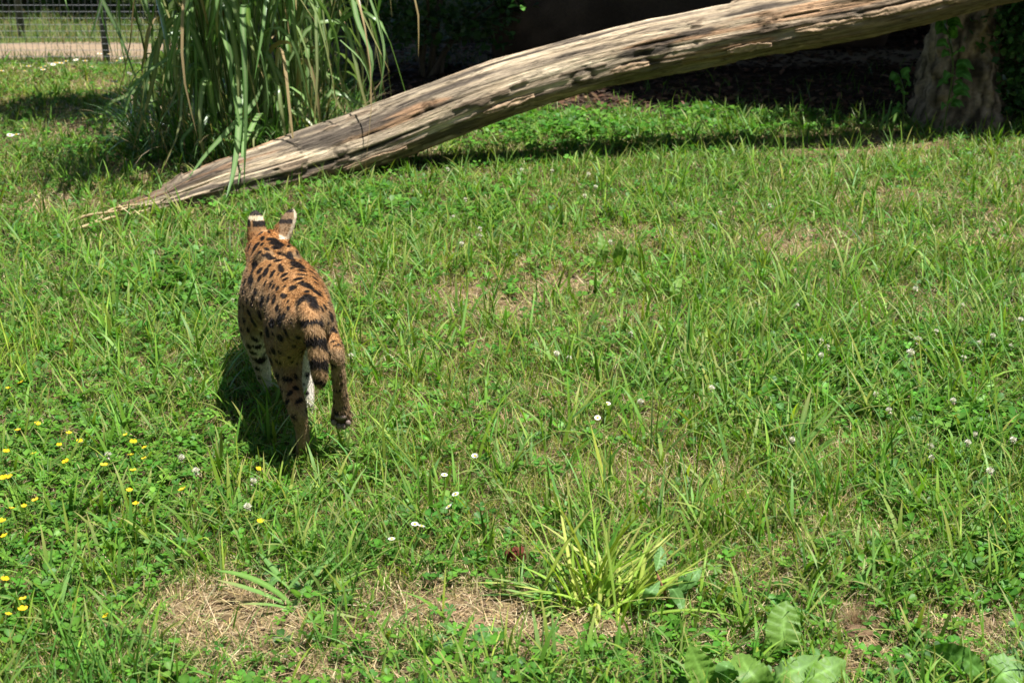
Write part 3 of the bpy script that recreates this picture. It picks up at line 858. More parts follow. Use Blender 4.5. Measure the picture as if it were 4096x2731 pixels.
def clumps(c, rad_, k, cr, r, zlo=-1.0):
    out = []; ra = []
    while len(out) < k:
        d = r.normal(0, 1, 3); d /= np.linalg.norm(d)
        if d[2] < zlo: continue
        out.append(np.array(c) + d * np.array(rad_) * (.45 + .55 * r.random() ** .6))
        s = cr * r.uniform(.65, 1.35); ra.append((s, s, s * .75))
    return out, ra

def trunk_mesh(base, top, r0, r1, flare, r, bend=.2, k=64, n=110, col=(.20, .155, .115), rough=.08):
    b, t = np.array(base), np.array(top)
    mid = (b + t) / 2 + r.normal(0, bend, 3) * np.array([1, 1, 0])
    P = catmull([b, mid, t], n)
    zz = np.linspace(0, 1, n) ** 1.8
    P = np.stack([np.interp(zz, np.linspace(0, 1, n), P[:, q]) for q in range(3)], 1)
    R = (r0 + (r1 - r0) * zz) * (1 + flare * np.exp(-zz * 11))
    th = np.linspace(0, 2 * np.pi, k, endpoint=False)
    Z, TH = np.meshgrid(zz * np.linalg.norm(t - b), th, indexing='ij')
    but = 1 + .22 * flare * np.exp(-zz * 9)[:, None] * np.sin(TH * 5 + 1)
    rr = R[:, None] * but * (1 + rough * 3.2 * (fbm(Z * 2.5, TH * 3.5, int(r.integers(99)), 4) - .5)) + .16 * (np.abs(fbm(Z * 7 + 4, TH * 4.5, 71, 4) - .5) - .08) * (R[:, None] / .2)
    V = P[:, None] + np.stack([np.cos(TH) * rr, np.sin(TH) * rr, 0 * rr], -1)
    a = (np.arange(n - 1)[:, None] * k + np.arange(k)[None]).ravel(); c = (np.arange(n - 1)[:, None] * k + (np.arange(k)[None] + 1) % k).ravel()
    F = np.stack([a, c, c + k, a + k], 1)
    nn = fbm(Z * 11, TH * 9, 13, 5)[..., None]
    C = np.array(col) * (.2 + 1.6 * sstep(.3, .75, nn))
    return V.reshape(-1, 3), F, C.reshape(-1, 3), P, R

def tree(name, label, base, top, r0, r1, crown, k, cr, nleaf, size, cols, seed, zlo=-1.0, flare=.55, group=None, limbs=7, bark=(.20, .155, .115), extra=()):
    r = np.random.default_rng(seed)
    root = empty(name, base); tag(root, label, 'tree', group)
    o0 = np.array(base, float)
    V, F, C, P, R = trunk_mesh((0, 0, -.06), np.array(top) - o0, r0, r1, flare, r, col=bark)
    obj('trunk', V, F, M_TRUNK, root, C, True)
    cs, rs = clumps(np.array(crown[0]) - o0, crown[1], k, cr, r, zlo)
    for c_, r_2 in extra:
        cs.append(np.array(c_) - o0); rs.append((r_2, r_2, r_2 * .7))
    for i in range(limbs):
        j = int(len(P) * r.uniform(.55, .97)); tgt = cs[int(r.integers(len(cs)))]
        q = catmull([P[j], (P[j] + tgt) / 2 + np.array([0, 0, .25]), tgt], 8)
        tv, tf = tube(q, np.linspace(R[j] * .55, .015, 8), 7)
        obj('limb', tv, tf, M_BARK, root, np.repeat(np.array([bark]), len(tv), 0), True)
    acc = Acc()
    leaf_cloud(acc, cs, rs, nleaf, size, cols, r)
    acc.obj('crown', M_TREE, root)
    return root

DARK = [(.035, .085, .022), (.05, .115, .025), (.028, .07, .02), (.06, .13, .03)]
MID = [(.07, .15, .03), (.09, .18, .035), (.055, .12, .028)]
tb = D(957, 118, 8.17); tb.z = tz(tb.x, tb.y)
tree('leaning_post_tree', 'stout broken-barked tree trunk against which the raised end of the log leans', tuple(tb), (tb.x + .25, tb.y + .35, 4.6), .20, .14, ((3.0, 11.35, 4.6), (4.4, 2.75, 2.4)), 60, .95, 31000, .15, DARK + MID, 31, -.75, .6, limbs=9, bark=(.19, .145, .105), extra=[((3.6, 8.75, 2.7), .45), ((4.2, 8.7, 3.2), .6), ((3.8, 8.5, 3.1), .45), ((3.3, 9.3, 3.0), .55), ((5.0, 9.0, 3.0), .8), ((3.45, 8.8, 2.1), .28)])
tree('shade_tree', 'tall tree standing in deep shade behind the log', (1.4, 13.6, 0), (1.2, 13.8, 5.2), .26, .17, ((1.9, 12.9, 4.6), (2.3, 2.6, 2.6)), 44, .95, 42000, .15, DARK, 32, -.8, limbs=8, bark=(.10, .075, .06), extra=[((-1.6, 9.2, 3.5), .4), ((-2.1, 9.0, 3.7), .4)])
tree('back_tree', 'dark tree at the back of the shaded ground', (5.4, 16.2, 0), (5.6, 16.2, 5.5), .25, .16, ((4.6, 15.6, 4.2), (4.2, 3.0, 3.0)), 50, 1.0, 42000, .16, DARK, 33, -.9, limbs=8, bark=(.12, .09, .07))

def shrub(name, label, base, rad_, k, cr, nleaf, size, cols, seed, stems=7, cat='shrub', group=None, lift=.0, shell=.3):
    r = np.random.default_rng(seed)
    b = np.array([base[0], base[1], tz(base[0], base[1])])
    root = empty(name, tuple(b)); tag(root, label, cat, group)
    cs, rs = clumps((0, 0, rad_[2] * .95 + lift), rad_, k, cr, r, -.95)
    for c in cs: c[2] = max(c[2], cr * .5 + lift * .6)
    for i in range(stems):
        t = cs[int(r.integers(len(cs)))]
        q = catmull([(r.normal(0, .05), r.normal(0, .05), -.04), t * np.array([.35, .35, .55]), t], 8)
        tv, tf = tube(q, np.linspace(.022, .006, 8), 6)
        obj('stem', tv, tf, M_BARK, root, np.repeat(np.array([[.10, .075, .055]]), len(tv), 0), True)
    acc = Acc()
    leaf_cloud(acc, cs, rs, nleaf, size, cols, r, shell=shell, zmin=.01)
    acc.obj('foliage', M_TREE, root)
    return root

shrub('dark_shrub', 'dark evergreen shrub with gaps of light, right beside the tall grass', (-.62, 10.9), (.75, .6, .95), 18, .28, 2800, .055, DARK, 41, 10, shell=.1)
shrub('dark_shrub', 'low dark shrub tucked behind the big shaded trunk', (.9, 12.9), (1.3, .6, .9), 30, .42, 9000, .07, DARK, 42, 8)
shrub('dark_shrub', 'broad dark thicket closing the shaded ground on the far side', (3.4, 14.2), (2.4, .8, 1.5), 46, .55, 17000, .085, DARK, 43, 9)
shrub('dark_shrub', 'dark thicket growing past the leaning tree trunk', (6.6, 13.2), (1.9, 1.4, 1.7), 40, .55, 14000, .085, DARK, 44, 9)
shrub('ivy_bush', 'glossy green ivy bush crowding the right flank of the leaning tree trunk', (D(1010, 108, 8.3).x, D(1010, 108, 8.3).y), (.40, .34, 1.0), 34, .22, 8000, .040, [(.05, .13, .03), (.07, .17, .035), (.04, .105, .03)], 45, 9, 'ivy')
for (bx, by, lab, sd) in ((-7.2, 14.3, 'loose green bush on the bank beyond the path, beside the far fence post', 51), (-5.0, 14.7, 'bushy green shrub on the bank beyond the sandy path', 52), (-2.6, 14.1, 'green shrub past the path, half hidden by the tall grass', 53)):
    shrub('bank_bush', lab, (bx, by), (1.5, .9, 1.1), 30, .45, 7000, .085, MID + [(.12, .17, .05)], sd, 7, 'bush')

# unseen trees added behind and beside the viewer, to close off the open sky
for (bx, by, lab, sd) in ((-5.5, -5.5, 'added sky-blocking broad leafy tree, unseen behind the viewer on the cat side', 71), (.8, -7.0, 'added sky-blocking tall leafy tree, unseen straight behind the viewer', 72), (6.2, -5.0, 'added sky-blocking broad leafy tree, unseen behind the viewer on the dock plant side', 73), (-10.5, 1.0, 'added sky-blocking leafy tree, unseen beyond the lawn on the yellow flower side', 74), (11.5, 4.0, 'added sky-blocking leafy tree, unseen beyond the lawn on the clover side', 75)):
    tree('sky_block_tree', lab, (bx, by, 0), (bx + .2, by, 4.5), .24, .16, ((bx, by, 4.4), (2.9, 2.6, 3.4)), 34, 1.15, 9000, .34, DARK + MID, sd, -.9, limbs=5)

# ------------------------------------------------------------------ old trunk lying in the shade
def shade_trunk():
    pts = [D(492, 28, 10.3), D(545, 34, 10.5), D(640, 42, 10.8), D(760, 40, 11.0), D(880, 34, 11.2)]
    P = catmull(pts, 60)
    root = empty('old_log', (float(P[10][0]), float(P[10][1]), 0)); o0 = np.array(root.location)
    tag(root, 'thick dead tree trunk lying in black shade behind the log', 'log')
    k = 40
    th = np.linspace(0, 2 * np.pi, k, endpoint=False)
    V = []; C = []
    for i, p in enumerate(P):
        R = .43 * (1 - .25 * i / 60) * min(1, .62 + i * .05)
        q = R * (1 + .22 * (fbm(i * .09 + 0 * th, th * 1.6, 17, 4) - .5))
        zc = R * .82
        for j in range(k):
            V.append((p[0] - o0[0], p[1] - math.cos(th[j]) * q[j] - o0[1], zc + math.sin(th[j]) * q[j]))
            C.append(np.array([.085, .058, .042]) * (.6 + .8 * float(noise2(i * .4, th[j] * 3, 3))))
    F = []
    for i in range(59):
        for j in range(k):
            a = i * k + j; b = i * k + (j + 1) % k; F.append((a, b, b + k, a + k))
    F.append(tuple(range(k - 1, -1, -1))); F.append(tuple(59 * k + j for j in range(k)))
    obj('trunk_bole', V, F, M_BARK, root, np.array(C), True)
    for i, (dx, dy, dz) in ((20, (.25, -.15, .75)), (38, (.1, .1, .6))):
        tv, tf = tube([(P[i][0] - o0[0], P[i][1] - o0[1], .5), (P[i][0] + dx * .5 - o0[0], P[i][1] + dy * .5 - o0[1], .55 + dz * .5), (P[i][0] + dx - o0[0], P[i][1] + dy - o0[1], .5 + dz)], [.10, .07, .04], 9)
        obj('branch_stub', tv, tf, M_BARK, root, np.repeat(np.array([[.16, .11, .08]]), len(tv), 0), True)
shade_trunk()

# ------------------------------------------------------------------ wire fence
def fence():
    y0 = 11.38
    root = empty('wire_fence', (-3.4, y0, 0))
    tag(root, 'thin wire mesh fence on slim dark posts along the sandy path', 'fence')
    V = []; F = []
    def bar(p, q, w):
        p = np.array(p); q = np.array(q); d = (q - p) / np.linalg.norm(q - p)
        u = np.cross(d, (0, 1, 0)); u /= np.linalg.norm(u); v = np.array((0, 1.0, 0))
        b = len(V)
        for e in (p, q):
            for a in (0, 2.094, 4.189): V.append(e + (u * math.cos(a) + v * math.sin(a)) * w)
        F.extend([(b, b + 1, b + 4, b + 3), (b + 1, b + 2, b + 5, b + 4), (b + 2, b, b + 3, b + 5)])
    for i in range(151): bar((-4.2 + i * .05, 0, .02), (-4.2 + i * .05, 0, 1.85), .0019)
    for j in range(37): bar((-4.2, .003, .03 + j * .05), (3.3, .003, .03 + j * .05), .0019)
    obj('wire_mesh', np.array(V), F, M_METAL, root, np.repeat(np.array([[.16, .17, .18]]), len(V), 0))
    for px, w in ((105, .028), (248, .028), (-60, .028)):
        x = D(px, 57, 11.38 / K).x + 3.4
        tv, tf = tube([(x, .04, -.1), (x, .04, .9), (x, .04, 1.95)], [w, w, w], 12)
        p = obj('post', tv, tf, M_METAL, root, np.repeat(np.array([[.10, .105, .115]]), len(tv), 0), True)
        tv, tf = tube([(x, .04, 1.95), (x, .04, 1.97), (x, .04, 1.985)], [w * 1.2, w * 1.2, w * .6], 12)
        obj('cap', tv, tf, M_METAL, p, np.repeat(np.array([[.08, .08, .09]]), len(tv), 0), True)
    q = G(22, 37)
    root = empty('fence_post', (q.x, q.y, tz(q.x, q.y)))
    tag(root, 'slim dark post standing alone on the bank across the sandy path', 'post')
    tv, tf = tube([(0, 0, -.1), (0, 0, .9), (0, 0, 1.95)], [.035] * 3, 12)
    obj('post_shaft', tv, tf, M_METAL, root, np.repeat(np.array([[.05, .05, .06]]), len(tv), 0), True)
    tv, tf = tube([(0, 0, 1.95), (0, 0, 1.97), (0, 0, 1.985)], [.042, .042, .02], 12)
    obj('cap', tv, tf, M_METAL, root, np.repeat(np.array([[.05, .05, .06]]), len(tv), 0), True)
fence()
# ------------------------------------------------------------------ the serval, walking away
def serval():
    r = np.random.default_rng(77)
    foot = G(303, 457); foot.z = tz(foot.x, foot.y)
    o0 = np.array(foot)
    GZ = foot.z
    bm_V = []; bm_F = []
    def add(VF):
        V, F = VF
        b = sum(len(v) for v in bm_V)
        bm_V.append(np.array(V)); bm_F.extend([tuple(i + b for i in f) for f in F])
    # trunk, neck and head: depth, spine pixel x, back-line pixel y, half width, half height
    secs = [(3.44, 306.5, 310, .026, .030), (3.475, 306, 304, .056, .054), (3.55, 304.5, 295.5, .074, .068), (3.64, 301.5, 286.5, .082, .080), (3.75, 297.5, 276, .088, .092),
            (3.86, 291, 266, .104, .106), (3.96, 282, 257.5, .120, .118), (4.04, 277.5, 251.5, .118, .122), (4.11, 274, 247, .100, .108), (4.17, 272, 243, .080, .086),
            (4.23, 269.5, 238.5, .072, .072), (4.29, 268, 233.5, .070, .064), (4.35, 267.5, 230, .070, .062), (4.41, 267, 230.5, .060, .056), (4.46, 266.5, 235, .044, .044), (4.51, 266, 241, .031, .031), (4.54, 266, 244.5, .021, .020)]
    secs = [(3.58 + (d - 3.58) * .86, a_, b_, c_, e_) for d, a_, b_, c_, e_ in secs]
    ctr = []; hw = []; hh = []
    for d, px, py, w, h in secs:
        p = D(px, py, d); p.z -= h * K
        ctr.append(p); hw.append(w * K); hh.append(h * K)
    n = 60
    C3 = catmull(ctr, n); u = np.linspace(0, len(secs) - 1, n)
    W = np.interp(u, range(len(secs)), hw); Hh = np.interp(u, range(len(secs)), hh)
    rings = []
    for i in range(n):
        t = C3[min(i + 1, n - 1)] - C3[max(i - 1, 0)]
        t[2] = 0 if i < 50 else t[2]; t /= np.linalg.norm(t)
        s = np.cross(t, (0, 0, 1.0)); s /= np.linalg.norm(s); w = np.cross(s, t)
        a = np.linspace(0, 2 * np.pi, 28, endpoint=False)
        ca, sa = np.cos(a), np.sin(a)
        k = 1 - .10 * (sa > 0) * np.abs(ca) ** 2 * (sa)          # a slightly ridged back
        rings.append(C3[i] + np.outer(ca * W[i] * k, s) + np.outer(sa * Hh[i], w))
    add(loft(rings))
    LAT = np.array([math.cos(rad(13)), math.sin(rad(13)), 0.0])
    def limb(pts, fa=None, nn=30, kk=18):
        """tapered limb; fa = fore-and-aft fullness at each joint"""
        P = catmull([D(*q[:3]) for q in pts], nn)
        uu = np.linspace(0, len(pts) - 1, nn)
        R = np.interp(uu, range(len(pts)), [q[3] * K for q in pts])
        FA = np.interp(uu, range(len(pts)), fa) if fa is not None else np.ones(nn)
        T = np.gradient(P, axis=0); T /= np.linalg.norm(T, axis=1)[:, None]
        al = np.linspace(0, 2 * np.pi, kk, endpoint=False)
        rg = []
        for i in range(nn):
            sv = LAT - T[i] * (LAT @ T[i]); sv /= np.linalg.norm(sv); wv = np.cross(sv, T[i])
            rg.append(P[i] + np.outer(np.cos(al) * R[i], sv) + np.outer(np.sin(al) * R[i] * FA[i], wv))
        add(loft(rg)); return P, R
    def paw(c, yaw, s=1.0):
        """flat rounded foot with four toes on the ground, heading yaw (0 = +Y)"""
        f = Vector((-math.sin(yaw), math.cos(yaw), 0)); l = Vector((f.y, -f.x, 0)); c = Vector(c)
        add(tube([c - f * .020 * s, c, c + f * .026 * s, c + f * .044 * s], [(.017 * s, .020 * s), (.023 * s, .021 * s), (.025 * s, .018 * s), (.018 * s, .013 * s)], 14))
        for q in (-1.4, -.5, .5, 1.4):
            b = c + l * (q * .0125 * s) + f * ((.040 - .004 * q * q) * s) - Vector((0, 0, .006 * s))
            add(tube([b - f * .016 * s, b, b + f * .014 * s], [.009 * s, .0115 * s, .006 * s], 8))
    YAW = rad(15)
    # planted left hind leg
    limb([(299, 300, 3.61, .050), (292, 316, 3.63, .068), (285.5, 337, 3.66, .058), (286.5, 360, 3.675, .044), (291, 386, 3.63, .0285), (297.5, 409, 3.575, .0245), (301.5, 425, 3.585, .0185), (303.2, 444, 3.60, .0185), (303, 452, 3.62, .0205)],
         [1.2, 1.45, 1.5, 1.35, 1.25, 1.25, 1.1, 1, 1])
    paw((foot.x, foot.y + .025, GZ + .020), YAW, 1.05)
    # right hind leg swinging off the ground, sole towards us
    limb([(310, 300, 3.61, .050), (312, 316, 3.62, .062), (320, 331, 3.635, .050), (328.5, 343, 3.60, .033), (335, 352, 3.545, .0240), (337.5, 364, 3.54, .0185), (339.5, 385, 3.56, .0180), (341, 401, 3.58, .0205), (341.3, 411, 3.59, .0240)],
         [1.2, 1.45, 1.4, 1.2, 1.45, 1.1, 1, 1, 1])
    pt = D(341.3, 411, 3.59); pe = D(342, 428, 3.60)
    tdir = (pe - pt).normalized(); back = Vector((0, -1, 0)); back = (back - tdir * back.dot(tdir)).normalized(); lat = tdir.cross(back)
    add(tube([pt - tdir * .02, pt + tdir * .012, pt + tdir * .036, pt + tdir * .050], [(.026, .020), (.030, .019), (.028, .017), (.018, .012)], 16, up=tuple(back)))
    pads = []
    for q in (-1.5, -.5, .5, 1.5):
        b = pt + lat * (q * .0145) + tdir * (.046 - .0065 * q * q) + back * .004
        add(tube([b - tdir * .018, b, b + tdir * .013], [.010, .0125, .006], 8, up=tuple(back)))
        pads.append((b + back * .0125 + tdir * .000, .0085, .0110))
    mainpad = pt + tdir * .006 + back * .0195
    # forelegs
    limb([(277, 266, 4.0, .035), (266, 280, 4.0, .056), (257.5, 304, 3.99, .056), (254, 328, 3.985, .042), (258.5, 350, 4.03, .029), (262.5, 368, 4.055, .0245), (265, 381, 4.075, .0205), (266, 388, 4.085, .019)], [1.2, 1.5, 1.45, 1.35, 1.15, 1, 1, 1])
    g1 = G(266.5, 394); paw((g1.x, g1.y + .01, tz(g1.x, g1.y) + .020), YAW, 1.0)
    limb([(289, 266, 4.0, .035), (298, 280, 4.0, .056), (304, 305, 3.98, .052), (306.5, 330, 3.95, .038), (306, 352, 3.95, .0255), (306.5, 372, 3.945, .0215), (308, 391, 3.935, .0185), (309, 405, 3.935, .0175)], [1.2, 1.5, 1.45, 1.35, 1.15, 1, 1, 1])
    g2 = G(309.5, 414); paw((g2.x, g2.y + .01, tz(g2.x, g2.y) + .020), YAW, 1.0)
    # shoulder blades
    for sx in (-1, 1):
        limb([(277 + sx * 13, 268, 3.955, .030), (277 + sx * 11.5, 258, 3.965, .034), (277 + sx * 9, 251.5, 3.98, .022)], [1.5, 1.6, 1.5], 12)
    # tail
    tailP, tailR = limb([(304.5, 301, 3.57, .022), (306, 304.5, 3.51, .027), (309, 312, 3.465, .0270), (312.5, 325, 3.44, .0262), (316, 342, 3.435, .0252), (318.5, 358, 3.43, .0240), (319.7, 371, 3.43, .0215), (320, 380, 3.435, .0175), (320, 386, 3.44, .010)], None, 40, 16)
    # ears: cupped shells
    def ear(base, tip, face, w0, th=.011):
        b = Vector(base); t = Vector(tip); ax = (t - b).normalized()
        f = Vector(face); f = (f - ax * f.dot(ax)).normalized(); s = ax.cross(f)
        L_ = (t - b).length; rr_ = []
        for q in np.linspace(-.12, 1, 14):
            w = w0 * K * (1 - .16 * max(q, 0)) * (1 - max(0, q) ** 3.6) ** .5 if q < 1 else .001
            w = max(w, .004)
            cup = .75 * w * (1 - .35 * q); T = min(th, w * .8)
            ang = np.linspace(-1, 1, 9)
            outer = [b + ax * (L_ * q) + s * (w * math.sin(a * 1.35) / math.sin(1.35)) - f * (cup * (math.cos(a * 1.35) - .22)) for a in ang]
            inner = [b + ax * (L_ * q) + s * ((w - T * .55) * math.sin(a * 1.35) / math.sin(1.35)) - f * (cup * (math.cos(a * 1.35) - .22) - T) for a in ang[::-1]]
            rr_.append(np.array([tuple(p) for p in outer + inner]))
        add(loft(rr_))
    ear(D(257.5, 236, 4.22), D(254.8, 209.5, 4.225), (-.25, 1, .05), .0320)
    ear(D(280.5, 238, 4.22), D(294.3, 208.5, 4.225), (.72, .62, .25), .0370)
    V = np.concatenate(bm_V) - o0
    me = bpy.data.meshes.new('serval_raw'); me.from_pydata([tuple(v) for v in V], [], bm_F); me.update()
    tmp = bpy.data.objects.new('serval_raw', me); COL.objects.link(tmp)
    m1 = tmp.modifiers.new('r', 'REMESH'); m1.mode = 'VOXEL'; m1.voxel_size = .0042
    m2 = tmp.modifiers.new('s', 'SMOOTH'); m2.factor = .5; m2.iterations = 12
    dg = bpy.context.evaluated_depsgraph_get()
    ev = tmp.evaluated_get(dg)
    body_me = bpy.data.meshes.new_from_object(ev)
    bpy.data.objects.remove(tmp); bpy.data.meshes.remove(me)
    body_me.name = 'body'
    nv = len(body_me.vertices)
    co = np.zeros(nv * 3, np.float32); body_me.vertices.foreach_get('co', co); co = co.reshape(-1, 3).astype(float)
    no = np.zeros(nv * 3, np.float32); body_me.vertices.foreach_get('normal', no); no = no.reshape(-1, 3).astype(float)
    wc = co + o0
    bvh = BVHTree.FromPolygons([tuple(v) for v in co], [tuple(p.vertices) for p in body_me.polygons])
    # ---- coat colours
    px, py = proj(wc[:, 0], wc[:, 1], wc[:, 2])
    y0, y1 = wc[:, 1].min(), wc[:, 1].max()
    zr = wc[:, 2] - GZ
    hd = (wc[:, 1] / K)
    orange = np.array([.43, .235, .095]); tan = np.array([.36, .245, .135]); grey = np.array([.20, .145, .09]); white = np.array([.74, .70, .64]); cream = np.array([.58, .46, .31])
    dors = sstep(.25, .85, no[:, 2])[:, None]
    C = tan * (1 - dors) + orange * dors
    fl = fbm(co[:, 0] * 30 + co[:, 2] * 20, co[:, 1] * 12 + co[:, 2] * 9, 7, 3)[:, None]
    C = C * (.62 + .76 * fl) + (grey - C) * sstep(.42, .62, fl) * .6 * (1 - dors * .6)
    headm = sstep(4.06, 4.16, hd)[:, None]
    C = C + (np.array([.42, .19, .06]) - C) * headm * .6
    # pale belly, chest and inner legs
    cxl = np.interp(hd, [3.47, 3.86, 4.1, 4.4], [D(306, 320, 3.45).x, D(291, 300, 3.9).x, D(271, 280, 4.2).x, D(266, 250, 4.5).x])
    inner = (1 - sstep(-.2, .3, no[:, 0] * np.sign(wc[:, 0] - cxl)))
    low = 1 - sstep(.36, .43, zr)
    C = C + (cream - C) * (sstep(.35, .75, -no[:, 2]) * (zr > .2) * sstep(3.78, 3.88, hd))[:, None] * .8
    fore = sstep(3.83, 3.90, hd) * (1 - sstep(.22, .33, zr))
    C = C + (white - C) * (fore * (.35 + .65 * np.maximum(inner, sstep(.0, .5, -no[:, 1]) * (px > 290))))[:, None]
    hindin = (hd < 3.83) * (1 - sstep(.40, .46, zr)) * inner * (no[:, 1] > -.5)
    C = C + (cream - C) * hindin[:, None] * .15
    # ---- spots placed where the photograph shows them (two enlarged crops -> picture pixels)
    A1 = lambda x, y: ((800 + x / 2.904) / 4, (780 + y / 2.904) / 4)
    A2 = lambda x, y: ((800 + x / 2.613) / 4, (1250 + y / 2.613) / 4)
    S1 = [(845, 512, 120, 62, 15), (905, 560, 110, 80, 40), (940, 605, 90, 80, 65), (650, 590, 100, 42, 110), (572, 600, 90, 28, 105), (775, 620, 60, 30, 30), (725, 500, 70, 26, 100), (690, 450, 90, 20, 140), (718, 568, 46, 20, 100), (800, 425, 70, 20, 70), (745, 692, 80, 30, 20), (830, 730, 110, 42, 22), (905, 757, 90, 36, -15),
          (690, 660, 60, 22, 150), (620, 655, 70, 24, 125), (950, 680, 150, 30, 18), (1050, 728, 90, 48, 48), (1130, 805, 140, 66, 52), (1180, 872, 90, 40, 20), (1185, 920, 120, 28, 5), (1140, 968, 105, 34, -20), (1250, 1050, 150, 50, 38), (540, 765, 66, 30, 120), (640, 805, 90, 48, 60), (600, 765, 50, 28, 130), (550, 868, 56, 30, 120), (690, 872, 74, 38, 110),
          (760, 888, 92, 38, 105), (840, 910, 92, 28, 115), (940, 850, 112, 62, 65), (980, 922, 86, 34, 140), (990, 975, 66, 34, 145), (825, 1020, 84, 28, 110), (856, 1055, 64, 34, 115), (900, 1080, 48, 36, 60), (990, 1060, 46, 36, 60), (1080, 1070, 68, 40, 110), (975, 1168, 74, 56, 50), (790, 1202, 78, 42, 95), (855, 1212, 74, 34, 95),
          (715, 1232, 84, 52, 120), (755, 1020, 76, 24, 110), (690, 960, 84, 30, 110), (585, 972, 84, 40, 70), (520, 1000, 92, 40, 110), (490, 780, 92, 34, 112), (1300, 890, 74, 30, 42), (1330, 962, 64, 32, 52), (1345, 1015, 54, 28, 52), (1362, 1130, 92, 44, 55), (1465, 1140, 74, 28, 70), (1410, 1312, 74, 34, 60), (1450, 1290, 60, 28, 80),
          (1025, 1310, 54, 34, 60), (895, 1312, 66, 44, 70), (975, 1392, 56, 34, 60), (920, 1452, 84, 40, 50), (830, 1480, 112, 44, 82), (760, 1362, 92, 48, 82), (690, 1382, 74, 42, 90), (620, 1480, 92, 34, 84), (565, 1362, 74, 40, 72), (640, 1112, 64, 34, 80), (610, 1190, 60, 32, 80), (500, 1110, 70, 30, 80), (470, 960, 70, 26, 80), (1540, 1412, 64, 40, 60), (1530, 1540, 100, 44, 20),
          (600, 1270, 60, 34, 85), (540, 1220, 60, 28, 80), (1180, 1210, 120, 50, 130), (1300, 1200, 165, 66, 70), (1235, 1120, 60, 26, 140), (1170, 1010, 70, 24, 150)]
    S2 = [(830, 262, 60, 54, 90), (830, 412, 40, 36, 90), (815, 515, 52, 36, 90), (805, 655, 66, 44, 90), (910, 690, 96, 48, 10), (1000, 782, 66, 52, 10), (940, 832, 70, 42, 125), (905, 922, 60, 46, 80), (1040, 912, 70, 50, 140), (975, 1085, 56, 42, 20), (740, 105, 92, 52, 85), (700, 195, 112, 56, 85), (830, 75, 66, 50, 60), (940, 92, 42, 32, 80), (890, 195, 74, 40, 80),
          (640, 200, 70, 30, 85), (765, 400, 60, 36, 90), (735, 480, 70, 34, 90), (575, 270, 104, 36, 28), (600, 350, 96, 38, 8), (545, 412, 66, 36, 40), (630, 490, 136, 56, -5), (595, 577, 66, 34, 20), (615, 672, 46, 24, 10), (505, 340, 50, 28, 80), (1120, 640, 46, 46, 0), (1085, 746, 28, 26, 0), (1120, 836, 42, 36, 0), (1390, 172, 96, 42, 25), (1370, 35, 56, 44, 30),
          (560, 100, 70, 34, 80), (505, 180, 60, 30, 80), (1000, 660, 60, 40, 70), (1440, 330, 70, 12, -10), (1400, 290, 70, 12, -12)]
    dark = np.zeros(nv)
    def stamp(c, nrm, e1, e2, a, b, depth=.022):
        d = co - np.array(c)
        m = np.where((d * d).sum(1) < (max(a, b) * 1.6 + .01) ** 2)[0]
        if not len(m): return
        q = d[m]
        x = q @ e1 / a; y = q @ e2 / b; z = q @ np.array(nrm) / depth
        wob = .35 * (fbm(co[m, 0] * 60 + co[m, 2] * 37, co[m, 1] * 60 + co[m, 2] * 53, 3, 2) - .5)
        f = np.sqrt(x * x + y * y) + wob
        v = (1 - sstep(.82, 1.12, f)) * (np.abs(z) < 1) * (no[m] @ np.array(nrm) > .1)
        dark[m] = np.maximum(dark[m], v)
    eye = EYE - Vector(o0)
    centres = []
    for lst, fn, sc in ((S1, A1, 2.904), (S2, A2, 2.613)):
        for x, y, ln, wd, an in lst:
            qx, qy = fn(x, y)
            dr = ray(qx, qy).normalized()
            hit, nrm, ix, dist = bvh.ray_cast(eye, dr)
            if hit is None: continue
            nrm = Vector(nrm).normalized()
            mpp = dist / FPX / (4 * sc)
            an_ = rad(an)
            ex = Vector((1, 0, 0)); ey = -UPV
            axes = []
            for l_, d2 in ((ln, ex * math.cos(an_) + ey * math.sin(an_)), (wd, -ex * math.sin(an_) + ey * math.cos(an_))):
                den = dr.dot(nrm)
                v = d2 - dr * (d2.dot(nrm) / (den if abs(den) > .3 else -.3))
                v = v - nrm * v.dot(nrm)
                g = min(v.length, 2.2)
                axes.append((v.normalized(), l_ * .5 * mpp * g * 1.22))
            e1 = np.array(axes[0][0]); e2 = np.cross(np.array(nrm), e1)
            stamp(hit, nrm, e1, e2, max(axes[0][1], .004), max(axes[1][1], .004))
            centres.append(np.array(hit))
    # the same kind of spots where the camera does not see
    tovw = np.array(eye)[None] - co
    ring_ = np.min(np.linalg.norm(wc[:, None, :] - tailP[None, 6::4], axis=2), axis=1)
    seen = np.where(((no * tovw).sum(1) > 0) & (zr > .17) & (hd < 4.06) & (ring_ > .055))[0]
    for i in r.permutation(seen)[:900]:                       # the smaller spots between the large ones
        if min(((co[i] - c_) ** 2).sum() for c_ in centres) < .031 ** 2: continue
        nn_ = no[i]; t1 = np.cross(nn_, (0, 1, .3)); t1 /= np.linalg.norm(t1) + 1e-9; t2 = np.cross(nn_, t1)
        stamp(co[i], nn_, t2, t1, r.uniform(.007, .015), r.uniform(.005, .0085)); centres.append(co[i])
    hidden = np.where(((no * tovw).sum(1) < 0) & (zr > .03))[0]
    for i in r.permutation(hidden)[:220]:
        if ((co[i] - np.array([0, 0, 0])) ** 2).sum() < 0: continue
        nn_ = no[i]; t1 = np.cross(nn_, (0, 1, .3)); t1 /= np.linalg.norm(t1) + 1e-9; t2 = np.cross(nn_, t1)
        stamp(co[i], nn_, t2, t1, r.uniform(.009, .017), r.uniform(.006, .009))
    black = np.array([.016, .012, .011])
    # tail rings
    ti = np.array([np.argmin(((tailP - q) ** 2).sum(1)) for q in wc[::1]]) if nv < 200000 else None
